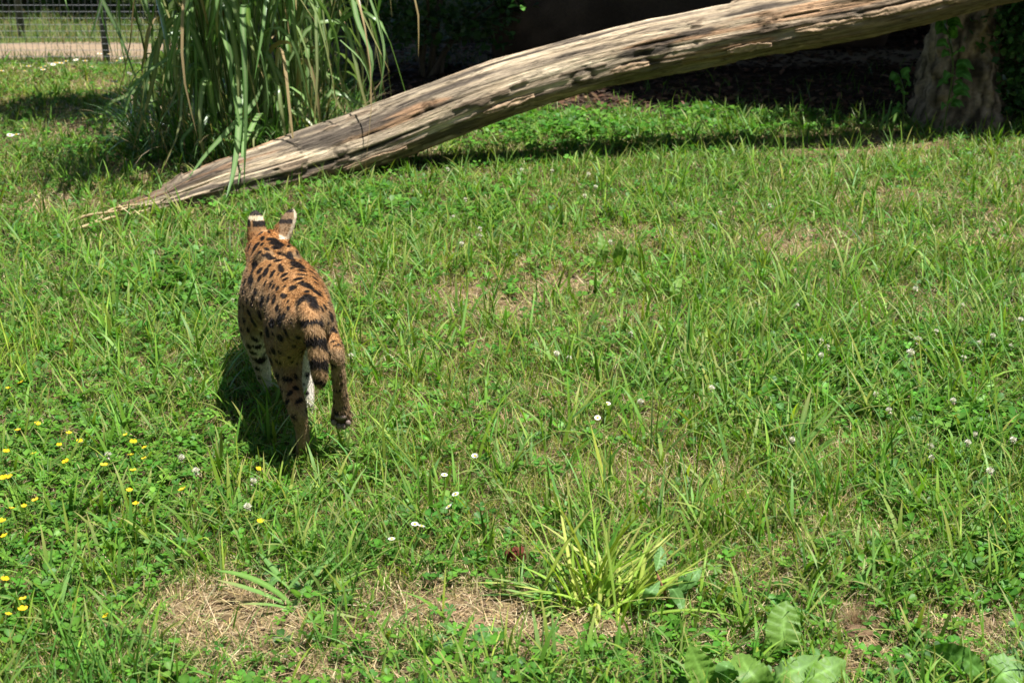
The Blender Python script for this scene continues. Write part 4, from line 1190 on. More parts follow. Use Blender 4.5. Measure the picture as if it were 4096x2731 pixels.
    dt = np.linalg.norm(wc - tailP[ti], axis=1)
    ist = (dt < tailR[ti] * 1.25 + .004) & (ti > 5)
    tp = ti / 39.0
    band = np.zeros(nv)
    wv = .012 * (noise2(px * .3, py * .3, 4) - .5) * 4 + .03 * np.abs(px - np.interp(py, [305, 343, 386], [308, 315.5, 320])) / 12.0
    for a, b in ((302, 308), (314.5, 324), (334, 346), (356.5, 367.5), (377.5, 385)):
        q = py - 3.2 * np.abs(px - np.interp(py, [305, 343, 386], [308, 315.5, 320])) / 10 + 5 * (noise2(px * .35, py * .35, 4) - .5) + 1.2
        band = np.maximum(band, sstep(a - .8, a + .6, q) * (1 - sstep(b - .6, b + .8, q)))
    dark = np.where(ist & (py > 318), band, dark)
    C[ist] = C[ist] * .6 + np.array([.44, .26, .125]) * .4
    # ears: black back with a pale bar, pale inside on the right one
    el = (py < 231) & (px < 268) & (hd > 4.14); er = (py < 239) & (px > 279) & (hd > 4.14)
    bar = sstep(216, 216.8, py) * (1 - sstep(220.0, 220.8, py))
    C[el] = np.array([.40, .24, .12])
    C = np.where((el & (py < 217))[:, None], np.array([.05, .043, .04]), C)
    C = np.where((el & (py >= 215.6) & (py <= 220.2))[:, None], np.array([.80, .68, .50]), C)
    eb = (el & (py > 220.6) & (py < 226.5) & (px > 252.5))
    C = np.where(eb[:, None], np.array([.03, .026, .024]), C)
    C = np.where((el & (py > 219.5) & (py < 227) & (px < 250.4))[:, None], np.array([.05, .04, .035]), C)
    C[er] = np.array([.36, .25, .15])
    inn = er & (no[:, 0] > .05)
    C[inn] = np.array([.58, .51, .39])
    C = np.where((er & (no[:, 0] <= .05) & (((py > 219) & (py < 223.5)) | (py < 212.5)))[:, None], np.array([.05, .042, .038]), C)
    dark[el | er] = 0
    # sole of the raised foot darker, paws tan-grey
    rf = (px > 328) & (zr < .34) & (hd < 3.75)
    C[rf] = C[rf] * .75 + np.array([.16, .105, .065]) * .35 * (fl[rf] * 1.6)
    C = C * .95
    dpv = np.min(np.linalg.norm(wc[:, None] - np.array([tuple(c) for c, _, _ in pads] + [tuple(mainpad)])[None], axis=2), axis=1)
    C = C * (.22 + .78 * sstep(.016, .034, dpv))[:, None]
    C = C * (1 - dark)[:, None] + black * dark[:, None]
    a = body_me.color_attributes.new('col', 'FLOAT_COLOR', 'POINT')
    a.data.foreach_set('color', np.concatenate([C, np.ones((nv, 1))], 1).astype(np.float32).ravel())
    body_me.polygons.foreach_set('use_smooth', np.ones(len(body_me.polygons), bool))
    root = empty('serval', tuple(foot))
    tag(root, 'black-spotted orange-tan wild cat walking away across the grass, one hind foot lifted', 'serval')
    body_me.materials.clear()
    body = link('body', body_me, M_SKIN, root)
    # ---- fur: short flattened hairs rooted on the skin, lying back towards tail and feet
    np_ = len(body_me.polygons)
    ar = np.zeros(np_, np.float32); body_me.polygons.foreach_get('area', ar)
    nh = 150000
    pi = r.choice(np_, nh, p=ar / ar.sum())
    vi = np.zeros(len(body_me.loops), np.int32); body_me.loops.foreach_get('vertex_index', vi)
    ls = np.zeros(np_, np.int32); body_me.polygons.foreach_get('loop_start', ls)
    q4 = vi[ls[pi][:, None] + np.arange(4)[None]]
    wgt = r.dirichlet((1, 1, 1, 1), nh)
    hp = (co[q4] * wgt[..., None]).sum(1); hn = no[q4].mean(1); hn /= np.linalg.norm(hn, axis=1)[:, None] + 1e-9
    pick = q4[np.arange(nh), r.integers(0, 4, nh)]
    hc = C[pick] * (.35 + 1.3 * r.random((nh, 1)) ** .9); hz = zr[pick]; hdp = hd[pick]
    flow = np.stack([np.full(nh, .28), np.full(nh, -1.0), np.full(nh, -.25)], -1)
    legm = (hz < .36)[:, None]; flow = np.where(legm, np.array([[0, -.15, -1.0]]), flow)
    flow = np.where(ist[pick][:, None], np.array([[.12, -.1, -1.0]]), flow)
    earm = (el | er)[pick][:, None]; flow = np.where(earm, np.array([[0, -.2, .8]]), flow)
    flow = flow + r.normal(0, .28, (nh, 3))
    tg = flow - hn * (flow * hn).sum(1)[:, None]; tg /= np.linalg.norm(tg, axis=1)[:, None] + 1e-9
    ln = r.uniform(.006, .013, nh) * np.where(r.random(nh) < .12, 1.6, 1) * np.where(ist[pick], 1.2, 1) * np.where(earm[:, 0], .6, 1) * np.where(hz < .12, .6, 1)
    rise = r.uniform(.25, .75, nh)[:, None]
    dr_ = tg * np.sqrt(1 - (rise * .8) ** 2) + hn * rise * .8
    sd = np.cross(dr_, hn + r.normal(0, .6, (nh, 3))); sd /= np.linalg.norm(sd, axis=1)[:, None] + 1e-9
    w = r.uniform(.0007, .0013, nh)[:, None]
    padc = np.array([tuple(c) for c, _, _ in pads] + [tuple(mainpad)]) - o0
    dpad = np.min(np.linalg.norm(hp[:, None] - padc[None], axis=2), axis=1)
    ln = np.where(dpad < .017, .0015, ln)
    tipp = hp + dr_ * ln[:, None] - hn * (ln * .1)[:, None]
    V = np.stack([hp - sd * w - hn * .0008, hp + sd * w - hn * .0008, tipp], 1).reshape(-1, 3)
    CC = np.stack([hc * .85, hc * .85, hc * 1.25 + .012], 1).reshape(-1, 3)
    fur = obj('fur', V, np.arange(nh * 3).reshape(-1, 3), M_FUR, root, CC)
    fur['kind'] = 'stuff'
    # ---- bare pads of the lifted foot, eyes, nose
    def blobm(name, c, s3, col, e=None):
        bm = bmesh.new(); bmesh.ops.create_uvsphere(bm, u_segments=14, v_segments=9, radius=1)
        M = Matrix((lat * s3[0], tdir * s3[1], back * s3[2])).transposed() if e is None else Matrix(((s3[0], 0, 0), (0, s3[1], 0), (0, 0, s3[2])))
        for v in bm.verts:
            v.co = M @ v.co + Vector(c) - Vector(o0)
        m_ = bpy.data.meshes.new(name); bm.to_mesh(m_); bm.free()
        at = m_.color_attributes.new('col', 'FLOAT_COLOR', 'POINT'); at.data.foreach_set('color', np.repeat(np.array([[*col, 1]], np.float32), len(m_.vertices), 0).ravel())
        m_.polygons.foreach_set('use_smooth', np.ones(len(m_.polygons), bool))
        return link(name, m_, M_PAD, root)
    blobm('sole_pad', mainpad, (.019, .0115, .009), (.19, .14, .125))
    for c, a_, b_ in pads: blobm('toe_pad', c, (a_ * 1.05, b_ * 1.05, .007), (.19, .14, .125))
    for dx in (-8.5, 8.5): blobm('eye', D(266.5 + dx, 236.5, 4.31), (.011, .009, .011), (.25, .17, .03), 1)
    blobm('nose', D(266, 243.5, 4.415), (.012, .010, .009), (.10, .05, .045), 1)
    return foot
serval()
# ------------------------------------------------------------------ tufts of long grass one can pick out
def tuft(label, px, py, n, len_px, width, cols, lean, seed, spread=.03, curve=(.2, 1.1), group=None, azc=None, nseg=8, name='grass_tuft', fold=.25):
    r = np.random.default_rng(seed)
    b = G(px, py); b.z = tz(b.x, b.y)
    root = empty(name, tuple(b)); tag(root, label, 'grass tuft', group)
    mpp = (Vector((b.x, b.y, b.z)) - EYE).length / FPX
    for i in range(n):
        L_ = len_px * mpp * r.uniform(.45, 1.1); az = r.uniform(0, 6.283) if azc is None else azc[0] + r.normal(0, azc[1])
        th0 = abs(r.normal(0, 1)) * lean[1] + lean[0]; cv = r.uniform(*curve)
        p = np.array([r.normal(0, spread), r.normal(0, spread), -.004]); pts = [p.copy()]
        aw = az
        for k in range(nseg):
            th = min(th0 + cv * (k + .5) / nseg, 1.75)
            aw += r.normal(0, .05)
            p = p + np.array([math.cos(aw) * math.sin(th), math.sin(aw) * math.sin(th), math.cos(th)]) * L_ / nseg
            p[2] = max(p[2], .006); pts.append(p.copy())
        t = np.linspace(0, 1, nseg + 1)
        w = width * r.uniform(.65, 1.3) * np.clip((.55 + .9 * t) * (1 - t ** 2.4), .03, 1)
        c = np.array(cols[int(r.integers(len(cols)))]) * r.uniform(.75, 1.25)
        a2 = az + 1.571 + r.normal(0, .6)
        V, F, C = ribbon(pts, w, (math.cos(a2), math.sin(a2), 0), fold, 3, c, c * 1.5 + .02, 0, 0, (.34, .30, .13) if r.random() < .35 else None)
        obj('blade', V, F, M_GRASS, root, C, True)
    return root

YG = [(.27, .36, .05), (.21, .34, .045), (.36, .40, .10)]
DG = [(.075, .20, .03), (.10, .23, .035), (.06, .17, .025)]
BG = [(.12, .25, .055), (.15, .29, .065), (.10, .22, .045)]
tuft('large yellow-green grass tuft spreading from a bare straw patch', 588, 602, 62, 140, .0105, YG, (.05, .5), 301, .05, (.1, 1.0))
tuft('yellow-green grass tuft with blades swept low to one side next to the large one', 618, 605, 36, 115, .012, YG, (.4, .35), 302, .035, (.2, .9), azc=(.5, .5))
tuft('grass tuft of wide blue-green blades rooted in dry straw', 298, 598, 13, 95, .022, BG, (.5, .4), 303, .03, (.2, .9))
tuft('dense tuft of fine dark green grass just past the wide-bladed one', 338, 566, 95, 60, .0045, DG, (.0, .35), 304, .06, (.1, .8))
tuft('sprawling grass plant with one long blade across the straw', 556, 596, 8, 80, .018, BG, (.9, .25), 305, .02, (.1, .5), azc=(2.6, .9))
tuft('thick grass tuft below the yellow flowers, at the lawn margin', 95, 686, 120, 78, .006, DG, (.0, .35), 306, .09, (.1, .8))
tuft('pale yellow upright grass tuft growing level with the walking cat on its left', 20, 372, 40, 75, .005, YG, (.0, .25), 307, .05, (.1, .8))
tuft('light green upright grass tuft just right of the lifted hind foot', 348, 350, 26, 55, .006, YG, (.0, .4), 308, .035, (.2, 1.0))
tuft('grass tuft with broad blades arching over a straw patch', 452, 345, 9, 62, .016, BG, (.1, .5), 309, .03, (.2, 1.0))
tuft('tall dark green grass tuft among the thick clover', 838, 500, 22, 85, .008, DG, (.05, .35), 310, .035, (.1, .7))
tuft('tall blades of coarse grass at the clover margin behind the dock plant', 866, 590, 24, 78, .010, BG, (.1, .35), 311, .05, (.1, .9))
tuft('single thick-bladed grass plant leaning over the clover', 798, 455, 5, 75, .018, BG, (.35, .25), 312, .015, (.0, .4), azc=(.7, .5))
tuft('clump of long coarse grass standing past the white clover flowers', 985, 300, 26, 60, .013, BG, (.1, .4), 313, .08, (.1, .8))
tuft('upright grass tuft with bent tips at the edge of the tree shade', 882, 132, 9, 32, .018, BG, (.05, .25), 314, .05, (.1, .8))
tuft('loose tuft of fresh grass in the bare margin below the sprawling grass plant', 415, 655, 22, 48, .009, BG, (.1, .45), 315, .05, (.2, .9))
tuft('thin grass tuft beside the creeping leaves in front of the straw', 480, 668, 26, 50, .005, YG, (.1, .35), 316, .06, (.2, .9))
tuft('coarse grass tuft in the middle of the open lawn', 652, 388, 20, 58, .011, DG, (.1, .4), 317, .05, (.1, .9))
tuft('coarse grass tuft growing between the plantain and the clover patch', 735, 345, 22, 58, .012, BG, (.1, .4), 318, .06, (.1, .9))
for k, (px, py) in enumerate(((392, 262), (560, 232), (655, 205), (760, 280), (150, 292), (95, 260), (215, 330), (500, 400), (420, 470), (690, 520), (900, 250), (830, 215), (960, 395), (1005, 470), (730, 455), (560, 480), (170, 560), (30, 610), (265, 240), (470, 215), (905, 660), (985, 570), (20, 250), (310, 500))):
    tuft('small loose tuft of coarse grass standing out of the short lawn', px, py, 7, 44, .011, BG + DG, (.15, .45), 330 + k, .03, (.2, 1.2), group='small loose grass tufts in the lawn')

# ------------------------------------------------------------------ broad-leaved plants
def broad_leaf(root, pts, wid, col, prof, side=(1, 0, 0), wave=.16, fold=.14, seed=0, name='leaf', rib=None, na=11, n=26):
    o0 = np.array(root.location)
    P = catmull(pts, n); t = np.linspace(0, 1, n)
    w = wid * np.interp(t, [q[0] for q in prof], [q[1] for q in prof])
    V, F, C = ribbon(P, w, side, fold, na, col, rib if rib is not None else np.array(col) * 1.7 + .03, wave, seed)
    if na >= 7:                                             # side veins
        i_, j_ = np.divmod(np.arange(len(V)), na); q_ = np.abs(j_ - na // 2)
        v_ = ((i_ - q_) % 3 == 0) & (q_ > 0); C[v_] = C[v_] * 1.10; C[~v_] *= .97
        C *= np.random.default_rng(seed).uniform(.92, 1.08, (len(V), 1))
    return obj(name, V - o0, F, M_LEAF, root, C, True)
OVAL = [(0, .05), (.06, .10), (.12, .55), (.25, .9), (.45, 1), (.65, .92), (.82, .66), (.94, .34), (1, .03)]
LANCE = [(0, .12), (.1, .3), (.3, .8), (.5, 1), (.7, .8), (.88, .42), (1, .03)]
DOCK = (.14, .26, .05)
def G2(px, py, z): return G(px, py, z)
b = G(775, 690); b.z = tz(b.x, b.y)
dock = empty('dock_plant', tuple(b)); tag(dock, 'dock plant with big pale green oval leaves in the bare margin', 'plant')
broad_leaf(dock, [G2(780, 655, .01), G2(782, 640, .05), G2(784, 618, .09), G2(787, 600, .12)], .085, DOCK, OVAL, seed=1)
broad_leaf(dock, [G2(772, 690, .01), G2(778, 675, .06), G2(800, 668, .075), G2(825, 655, .04)], .085, (.14, .27, .05), LANCE, (0, 1, .3), seed=2)
broad_leaf(dock, [G2(770, 692, .01), G2(758, 680, .06), G2(745, 664, .08), G2(742, 652, .06)], .075, DOCK, OVAL, seed=3, wave=.2)
broad_leaf(dock, [G2(790, 692, .02), G2(808, 678, .07), G2(830, 668, .08), G2(846, 660, .06)], .07, (.15, .28, .05), OVAL, (.3, 1, .2), seed=4)
broad_leaf(dock, [G2(730, 692, .02), G2(727, 680, .05), G2(726, 668, .09), G2(729, 660, .1)], .06, (.13, .27, .07), LANCE, seed=5)
broad_leaf(dock, [G2(716, 696, .01), G2(706, 680, .05), G2(697, 662, .09), G2(690, 643, .13)], .075, (.16, .30, .055), LANCE, seed=6)
b = G(985, 690); b.z = tz(b.x, b.y)
dock = empty('dock_plant', tuple(b)); tag(dock, 'second dock plant with darker wavy leaves lying along the soil', 'plant')
broad_leaf(dock, [G2(990, 684, .02), G2(972, 664, .07), G2(950, 652, .08), G2(924, 650, .03)], .055, (.085, .20, .035), LANCE, (0, .6, 1), wave=.3, seed=7)
broad_leaf(dock, [G2(985, 690, .02), G2(1000, 676, .06), G2(1015, 668, .06), G2(1030, 668, .04)], .10, (.13, .27, .05), OVAL, (0, 1, .3), wave=.2, seed=8)
b = G(672, 605); b.z = tz(b.x, b.y)
sor = empty('sorrel_plant', tuple(b)); tag(sor, 'small red-stemmed sorrel plant with curled leaves beside the yellow-green tuft', 'plant')
tv, tf = tube([b, G2(664, 590, .06), G2(655, 568, .12)], [.004, .0035, .002], 7)
obj('stem', tv - np.array(b), tf, M_STONE, sor, np.repeat(np.array([[.22, .10, .06]]), len(tv), 0), True)
for q, s in (([G2(664, 590, .06), G2(672, 588, .07), G2(680, 600, .04), G2(682, 612, .02)], 11), ([G2(660, 580, .09), G2(650, 592, .09), G2(642, 600, .05)], 12), ([G2(656, 570, .12), G2(660, 558, .14), G2(661, 545, .16)], 13), ([G2(668, 598, .03), G2(690, 580, .07), G2(702, 566, .09)], 14)):
    broad_leaf(sor, q, .034, (.12, .25, .07), LANCE, (1, .3, 0), seed=s, wave=.15)
b = G(620, 262); b.z = tz(b.x, b.y)
pl = empty('plantain_plant', tuple(b)); tag(pl, 'ribbed plantain with one leaf folded over in the middle of the lawn', 'plant')
for q, w, s in (([G2(619, 268, 0), G2(622, 255, .06), G2(628, 249, .09), G2(645, 258, .05)], .05, 1), ([G2(617, 268, 0), G2(618, 255, .08), G2(621, 238, .16)], .045, 2), ([G2(605, 262, 0), G2(603, 250, .06), G2(600, 232, .13)], .05, 3), ([G2(630, 268, 0), G2(636, 274, .03), G2(640, 288, .02)], .04, 4), ([G2(672, 300, 0), G2(675, 290, .05), G2(682, 272, .1)], .045, 5), ([G2(612, 265, 0), G2(595, 262, .04), G2(578, 252, .05)], .035, 6)):
    broad_leaf(pl, q, w, (.16, .29, .06), LANCE, seed=s + 30, rib=(.30, .38, .12))
for k, (px, py, s) in enumerate(((125, 312, 3), (385, 428, 4), (290, 578, 5), (460, 640, 6))):
    b = G(px, py); b.z = tz(b.x, b.y)
    w = empty('dandelion_plant', tuple(b)); tag(w, 'flat rosette of toothed dandelion leaves pressed into the lawn', 'plant', 'toothed leaf rosettes in the lawn')
    r = np.random.default_rng(s)
    for i in range(6):
        a = r.uniform(0, 6.28); L_ = r.uniform(.07, .13)
        q = [b, b + Vector((math.cos(a) * L_ * .5, math.sin(a) * L_ * .5, .03)), b + Vector((math.cos(a) * L_, math.sin(a) * L_, .015))]
        broad_leaf(w, q, .03, (.10, .23, .05), [(0, .15), (.15, .4), (.25, .3), (.4, .7), (.5, .5), (.65, 1), (.75, .7), (.9, .6), (1, .05)], (-math.sin(a), math.cos(a), 0), seed=i, n=18)

# vine on the tree trunk: climbing stem with bright heart-shaped leaves
def vine(label, stem, leaves, size, seed, depth):
    r = np.random.default_rng(seed)
    pts = [D(x, y, depth) for x, y in stem]
    b = pts[0].copy(); b.z = tz(b.x, b.y); pts[0] = b
    root = empty('climbing_vine', tuple(b)); tag(root, label, 'vine')
    P = catmull(pts, 16)
    tv, tf = tube(P, [.006] * 16, 6)
    obj('stem', tv - np.array(b), tf, M_REED, root, np.repeat(np.array([[.12, .17, .05]]), len(tv), 0), True)
    for i in range(leaves):
        p = Vector(P[int(r.integers(2, 16))]); a = r.uniform(-.6, 3.7)
        d = Vector((math.cos(a), -.55 + r.normal(0, .3), .5 * math.sin(a) + .1)).normalized()
        L_ = size * r.uniform(.6, 1.3)
        s0 = p + d * .02
        broad_leaf(root, [s0, s0 + d * L_ * .5 + Vector((0, 0, .01)), s0 + d * L_ + Vector((0, 0, -.025))], L_ * .8, (.10, .25, .05), [(0, .3), (.1, .85), (.3, 1), (.6, .72), (.85, .35), (1, .03)], d.cross(Vector((0, -.6, .8))), seed=i, na=5, n=9)
vine('bright green climbing vine with round leaves on the leaning tree trunk', [(944, 118), (950, 92), (953, 65), (950, 40), (944, 24), (940, 10)], 40, .085, 61, 7.84)
vine('short leafy shoot rising out of the shade left of the vine', [(903, 122), (904, 100), (902, 85), (898, 74)], 14, .07, 62, 7.9)

# leafy twigs dipping into view from the shade trees
def twig(label, pts, n, size, seed):
    r = np.random.default_rng(seed)
    q = [D(*p) for p in pts]
    root = empty('leafy_twig', tuple(q[0])); tag(root, label, 'twig')
    P = catmull(q, 14); o0 = np.array(q[0])
    tv, tf = tube(P, np.linspace(.006, .002, 14), 6)
    obj('stem', tv - o0, tf, M_BARK, root, np.repeat(np.array([[.12, .09, .06]]), len(tv), 0), True)
    for i in range(n):
        p = Vector(P[int(r.integers(3, 14))]); d = Vector(r.normal(0, 1, 3)); d.z *= .4; d.normalize()
        L_ = size * r.uniform(.7, 1.3)
        broad_leaf(root, [p, p + d * L_ * .5, p + d * L_ + Vector((0, 0, -.015))], L_ * .5, (.09, .24, .04), LANCE, d.cross(Vector((0, -.4, 1))), seed=i, na=3, n=7)

twig('leafy twig with a few bright green leaves dipping over the old trunk', [(505, -60, 8.9), (508, -22, 8.9), (516, 2, 8.9), (521, 8, 8.9)], 16, .06, 81)

# ------------------------------------------------------------------ flowers
def lathe(prof, k=8):
    V = []; F = []
    for rr_, z in prof:
        for j in range(k): V.append((rr_ * math.cos(6.2832 * j / k), rr_ * math.sin(6.2832 * j / k), z))
    for i in range(len(prof) - 1):
        for j in range(k):
            a = i * k + j; b_ = i * k + (j + 1) % k; F += [(a, b_, b_ + k), (a, b_ + k, a + k)]
    return np.array(V), np.array(F)

def clover_head(seed):
    r = np.random.default_rng(seed); acc = Acc()
    n = 46
    for i in range(n):
        ph = math.acos(1 - 1.55 * (i + .5) / n); th = i * 2.39996
        d = np.array([math.sin(ph) * math.cos(th), math.sin(ph) * math.sin(th), math.cos(ph)])
        s = np.cross(d, (0, 0, 1.0)); s /= np.linalg.norm(s) + 1e-9; u = np.cross(s, d)
        L_ = .0095 * r.uniform(.85, 1.1)
        if ph > 1.7: d = d * .6 + np.array([0, 0, -.8])
        c = np.array([.80, .77, .70]) if ph < 1.9 else np.array([.55, .36, .28])
        c = c * r.uniform(.85, 1.05)
        V = np.array([d * .002, d * L_ * .55 + s * .0017, d * L_ + u * .0012, d * L_ * .55 - s * .0017])
        acc.add(V, np.array([(0, 1, 2), (0, 2, 3)]), np.array([c * [.75, .8, .5], c, c, c]))
    return acc.data('flower_head')

def petal_flower(n, L_, wid, cup, pc, cc, cr):
    acc = Acc(); ctr = Acc()
    for i in range(n):
        a = 6.2832 * i / n
        f = np.array([math.cos(a), math.sin(a), 0]); s = np.array([-math.sin(a), math.cos(a), 0]); z = np.array([0, 0, 1.0])
        V = [f * cr * .5, f * L_ * .5 + s * wid * .45 + z * L_ * cup * .3, f * L_ * .9 + s * wid * .38 + z * L_ * cup * .8, f * L_ + z * L_ * cup, f * L_ * .9 - s * wid * .38 + z * L_ * cup * .8, f * L_ * .5 - s * wid * .45 + z * L_ * cup * .3]
        acc.add(np.array(V), np.array([(0, 1, 5), (1, 2, 4), (1, 4, 5), (2, 3, 4)]), np.array(pc))
    V, F = lathe([(cr, .0005), (cr * .8, cr * .5), (cr * .3, cr * .75), (.0001, cr * .8)], 10)
    ctr.add(V, F, np.array(cc))
    return acc.data('petals'), ctr.data('flower_centre')

def stem_mesh(h):
    V, F = tube([(0, 0, -h), (.004, .002, -h * .5), (0, 0, 0)], [.0011, .001, .0009], 5)
    return mesh_data('stem', V, F, np.repeat(np.array([[.11, .22, .04]]), len(V), 0))

HEADS = [clover_head(i) for i in range(4)]
STEM = {h: stem_mesh(h) for h in (.05, .08, .12)}
BUT = petal_flower(5, .0105, .011, .45, (.80, .56, .012), (.72, .48, .02), .003)
DAI = petal_flower(18, .0105, .0030, .12, (.82, .81, .78), (.72, .46, .03), .0042)
FR = np.random.default_rng(88)
def place(name, label, cat, group, px, py, h, parts, scale, tilt=.16):
    p = G(px, py, h)
    z0 = tz(p.x, p.y)
    root = empty(name, (p.x, p.y, z0 + h)); tag(root, label, cat, group)
    root.rotation_euler = (FR.normal(0, tilt) + .15, FR.normal(0, tilt), FR.uniform(0, 6.28))
    for nm, me, mt, sc in parts:
        o = link(nm, me, mt, root); o.scale = (sc * scale,) * 3 if nm != 'stem' else (1, 1, 1)
        if nm == 'stem': o.rotation_euler = (0, 0, 0)
    return root
def clover_flower(px, py, s, label, group, h=None):
    h = h if h else float(FR.choice([.08, .12]))
    place('clover_flower', label, 'clover flower', group, px, py, h, [('flower_head', HEADS[int(FR.integers(4))], M_PETAL, 1.0), ('stem', STEM[h], M_LEAF, 1)], s)
def conv(lst, ox, oy, sc): return [((ox + x / sc) / 4, (oy + y / sc) / 4) for x, y in lst]
for px, py in conv([(552, 415), (922, 425), (1290, 545), (1262, 680), (1000, 497)], 0, 1500, 1.2736):
    clover_flower(px, py, 1.4, 'white clover flower head standing among the small yellow flowers', 'white clover among the yellow flowers', .08)
for px, py in conv([(1170, 605), (1120, 700)], 3000, 1000, 1.742):
    clover_flower(px, py, 1.9, 'one of two extra large white clover heads side by side above the clover', 'two large white clover heads', .12)
for px, py in conv([(1298, 560), (1480, 390), (1600, 635), (1695, 580), (1820, 650), (1493, 725), (1885, 487), (497, 607), (540, 650), (500, 697), (882, 970), (970, 1105), (297, 1295), (1570, 1258), (1520, 1320), (1260, 1350), (1268, 1425), (1838, 1295), (1155, 268), (325, 370), (1675, 1525), (1420, 1015)], 3000, 1000, 1.742):
    clover_flower(px, py, 1.3, 'white clover flower head in the thick clover patch', 'white clover in the clover patch')
for px, py in conv([(770, 275), (910, 945), (395, 1065), (480, 1100), (1475, 1305), (1535, 85), (1880, 40), (980, 1385)], 2000, 800, 1.742) + conv([(765, 140), (1345, 150), (1583, 180), (905, 380), (810, 520), (1020, 625), (1020, 685), (875, 745), (1840, 360), (1925, 300), (1870, 195)], 1400, 600, 1.96):
    clover_flower(px, py, 1.3, 'small white clover flower dotted in the open lawn before the log', 'white clover in the open lawn')
clover_flower(232.5, 295, 1.0, 'white clover flower beside the left flank of the walking cat', None, .08)
clover_flower(351, 354, 1.15, 'white clover flower beside the lifted hind foot of the cat', None, .08)
for k, (px, py) in enumerate(conv([(90, 270), (350, 287), (405, 328), (30, 378), (170, 390), (337, 447), (667, 415), (738, 375), (680, 350), (735, 432), (531, 466), (680, 495), (20, 530), (50, 525), (60, 673), (180, 633), (122, 662), (660, 594), (692, 658), (930, 588), (1318, 480), (118, 1143), (117, 1190), (42, 1216), (540, 1225), (25, 1047), (8, 738), (640, 314), (190, 243), (40, 55), (105, 25), (22, 812), (300, 340), (1327, 745)], 0, 1500, 1.2736)):
    place('yellow_flower', 'small yellow five-petalled flower above the creeping toothed leaves', 'flower', 'small yellow flowers', px, py, .08, [('petals', BUT[0], M_PETAL, 1), ('flower_centre', BUT[1], M_PETAL, 1), ('stem', STEM[.08], M_LEAF, 1)], float(FR.uniform(.75, 1.2)))
for px, py in conv([(1310, 145), (1385, 290), (1340, 375), (1155, 495), (955, 578), (1110, 485), (1515, 40)], 1000, 1800, 1.6845) + conv([(750, 1418), (680, 1515)], 2000, 800, 1.742):
    place('daisy', 'small white daisy with yellow centre in the lawn beside the grass tufts', 'daisy', 'white daisies near the yellow-green tuft', px, py, .08, [('petals', DAI[0], M_PETAL, 1), ('flower_centre', DAI[1], M_PETAL, 1), ('stem', STEM[.08], M_LEAF, 1)], 1.05)
for px, py in conv([(10, 495), (170, 490), (200, 465), (285, 470), (300, 480), (315, 460), (350, 445), (370, 450), (385, 440), (400, 440), (430, 440), (460, 430), (595, 435), (640, 465), (695, 382), (760, 385), (885, 395), (530, 425), (815, 435), (850, 410), (770, 560), (800, 565), (900, 500), (8, 675), (1230, 340), (1410, 350), (1470, 345)], 0, 0, 1.742):
    place('daisy', 'white daisy in the drift of daisies along the foot of the wire fence', 'daisy', 'drift of daisies by the fence', px, py, .12, [('petals', DAI[0], M_PETAL, 1), ('flower_centre', DAI[1], M_PETAL, 1), ('stem', STEM[.12], M_LEAF, 1)], 2.0)
for px, py in conv([(70, 940), (115, 937), (165, 905)], 0, 0, 1.742):
    place('daisy', 'one of three daisies in a row on the sunny grass left of the tall clump', 'daisy', 'three daisies in a row', px, py, .05, [('petals', DAI[0], M_PETAL, 1), ('flower_centre', DAI[1], M_PETAL, 1), ('stem', STEM[.05], M_LEAF, 1)], 2.0)

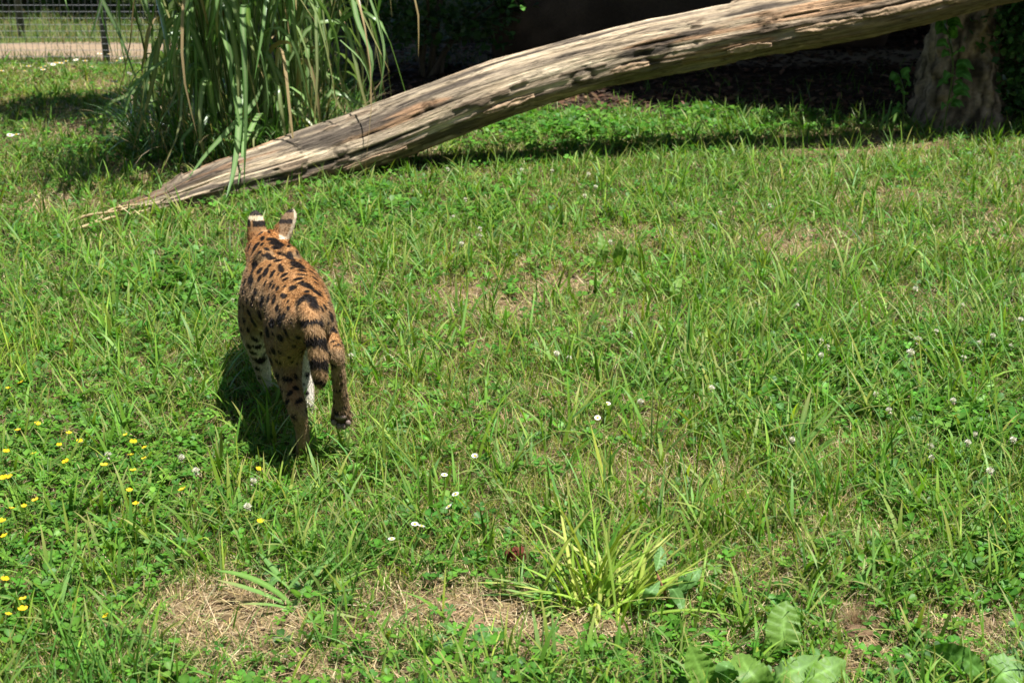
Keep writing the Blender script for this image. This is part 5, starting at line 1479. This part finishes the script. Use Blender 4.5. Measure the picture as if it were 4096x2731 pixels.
# ------------------------------------------------------------------ stone, clod, dead stalks, rootlets
def rock(name, label, cat, px, py, s3, col, seed, emb=.35):
    bm = bmesh.new(); bmesh.ops.create_icosphere(bm, subdivisions=3, radius=1)
    p = G(px, py); z = tz(p.x, p.y)
    for v in bm.verts:
        c = v.co; f = 1 + .55 * (float(fbm(c.x * 1.5 + seed, c.y * 1.5 + c.z * 2.1, seed, 4)) - .5)
        v.co = Vector((round(c.x * f * 2.2) / 2.2 * .35 + c.x * f * .65, c.y * f, c.z * f))
        v.co = Vector((v.co.x * s3[0], v.co.y * s3[1], v.co.z * s3[2] + s3[2] * (1 - emb)))
    m = bpy.data.meshes.new(name); bm.to_mesh(m); bm.free()
    at = m.color_attributes.new('col', 'FLOAT_COLOR', 'POINT'); at.data.foreach_set('color', np.repeat(np.array([[*col, 1]], np.float32), len(m.vertices), 0).ravel())
    o = link(name, m, M_STONE, None, (p.x, p.y, z)); tag(o, label, cat)
rock('red_stone', 'dark red-brown stone half hidden by grass beside the yellow-green tuft', 'stone', 515, 556, (.030, .022, .030), (.115, .032, .022), 3)
rock('earth_clod', 'crumbly brown earth clod dug up beside the dock plant', 'clod', 858, 634, (.035, .025, .02), (.13, .085, .05), 5)
rock('earth_clod', 'grey-brown earth clod in the straw behind the yellow-green tuft', 'clod', 545, 572, (.03, .022, .014), (.17, .12, .08), 6)

def dead_stalks():
    r = np.random.default_rng(9)
    for pts in ([(70, 222, .02), (88, 215, .05), (115, 211, .07), (135, 205, .08)], [(72, 230, .01), (95, 222, .03), (112, 209, .07), (138, 204, .09)], [(90, 228, .01), (108, 218, .04), (128, 214, .04), (150, 209, .04)]):
        P = catmull([G(*p) for p in pts], 12); b = P[0].copy(); b[2] = tz(b[0], b[1])
        root = empty('dead_stalk', tuple(b)); tag(root, 'bleached curved grass stalk lying at the low tip of the log', 'stalk', 'bleached stalks at the log tip')
        tv, tf = tube(P, np.linspace(.009, .004, 12), 6)
        obj('stalk', tv - b, tf, M_STRAW, root, np.repeat(np.array([[.48, .37, .20]]), len(tv), 0), True)
        V, F, C = ribbon([P[8], P[8] + (.03, -.05, .03), P[8] + (.08, -.09, .005)], [.010, .008, .002], (1, 0, 0), .2, 3, (.5, .4, .22))
        obj('dry_leaf', V - b, F, M_STRAW, root, C)
    b = G(856, 625)
    acc = Acc(); n = 260
    x = r.normal(0, .018, n); y = r.normal(0, .014, n)
    strip_blades(np.stack([x, y, np.full(n, .01)], -1), r.uniform(.03, .085, n), r.uniform(.0008, .0016, n), r.uniform(0, 6.28, n), r.uniform(0, .7, n), r.uniform(-.8, 1.2, n), np.array([[.34, .24, .14]]) * r.uniform(.6, 1.4, (n, 1)), 4, None, None, acc)
    o = acc.obj('dead_tuft', M_STRAW); o.location = (b.x, b.y, tz(b.x, b.y))
    tag(o, 'dry brown tuft of dead rootlets standing on the earth clod', 'dead tuft')
dead_stalks()
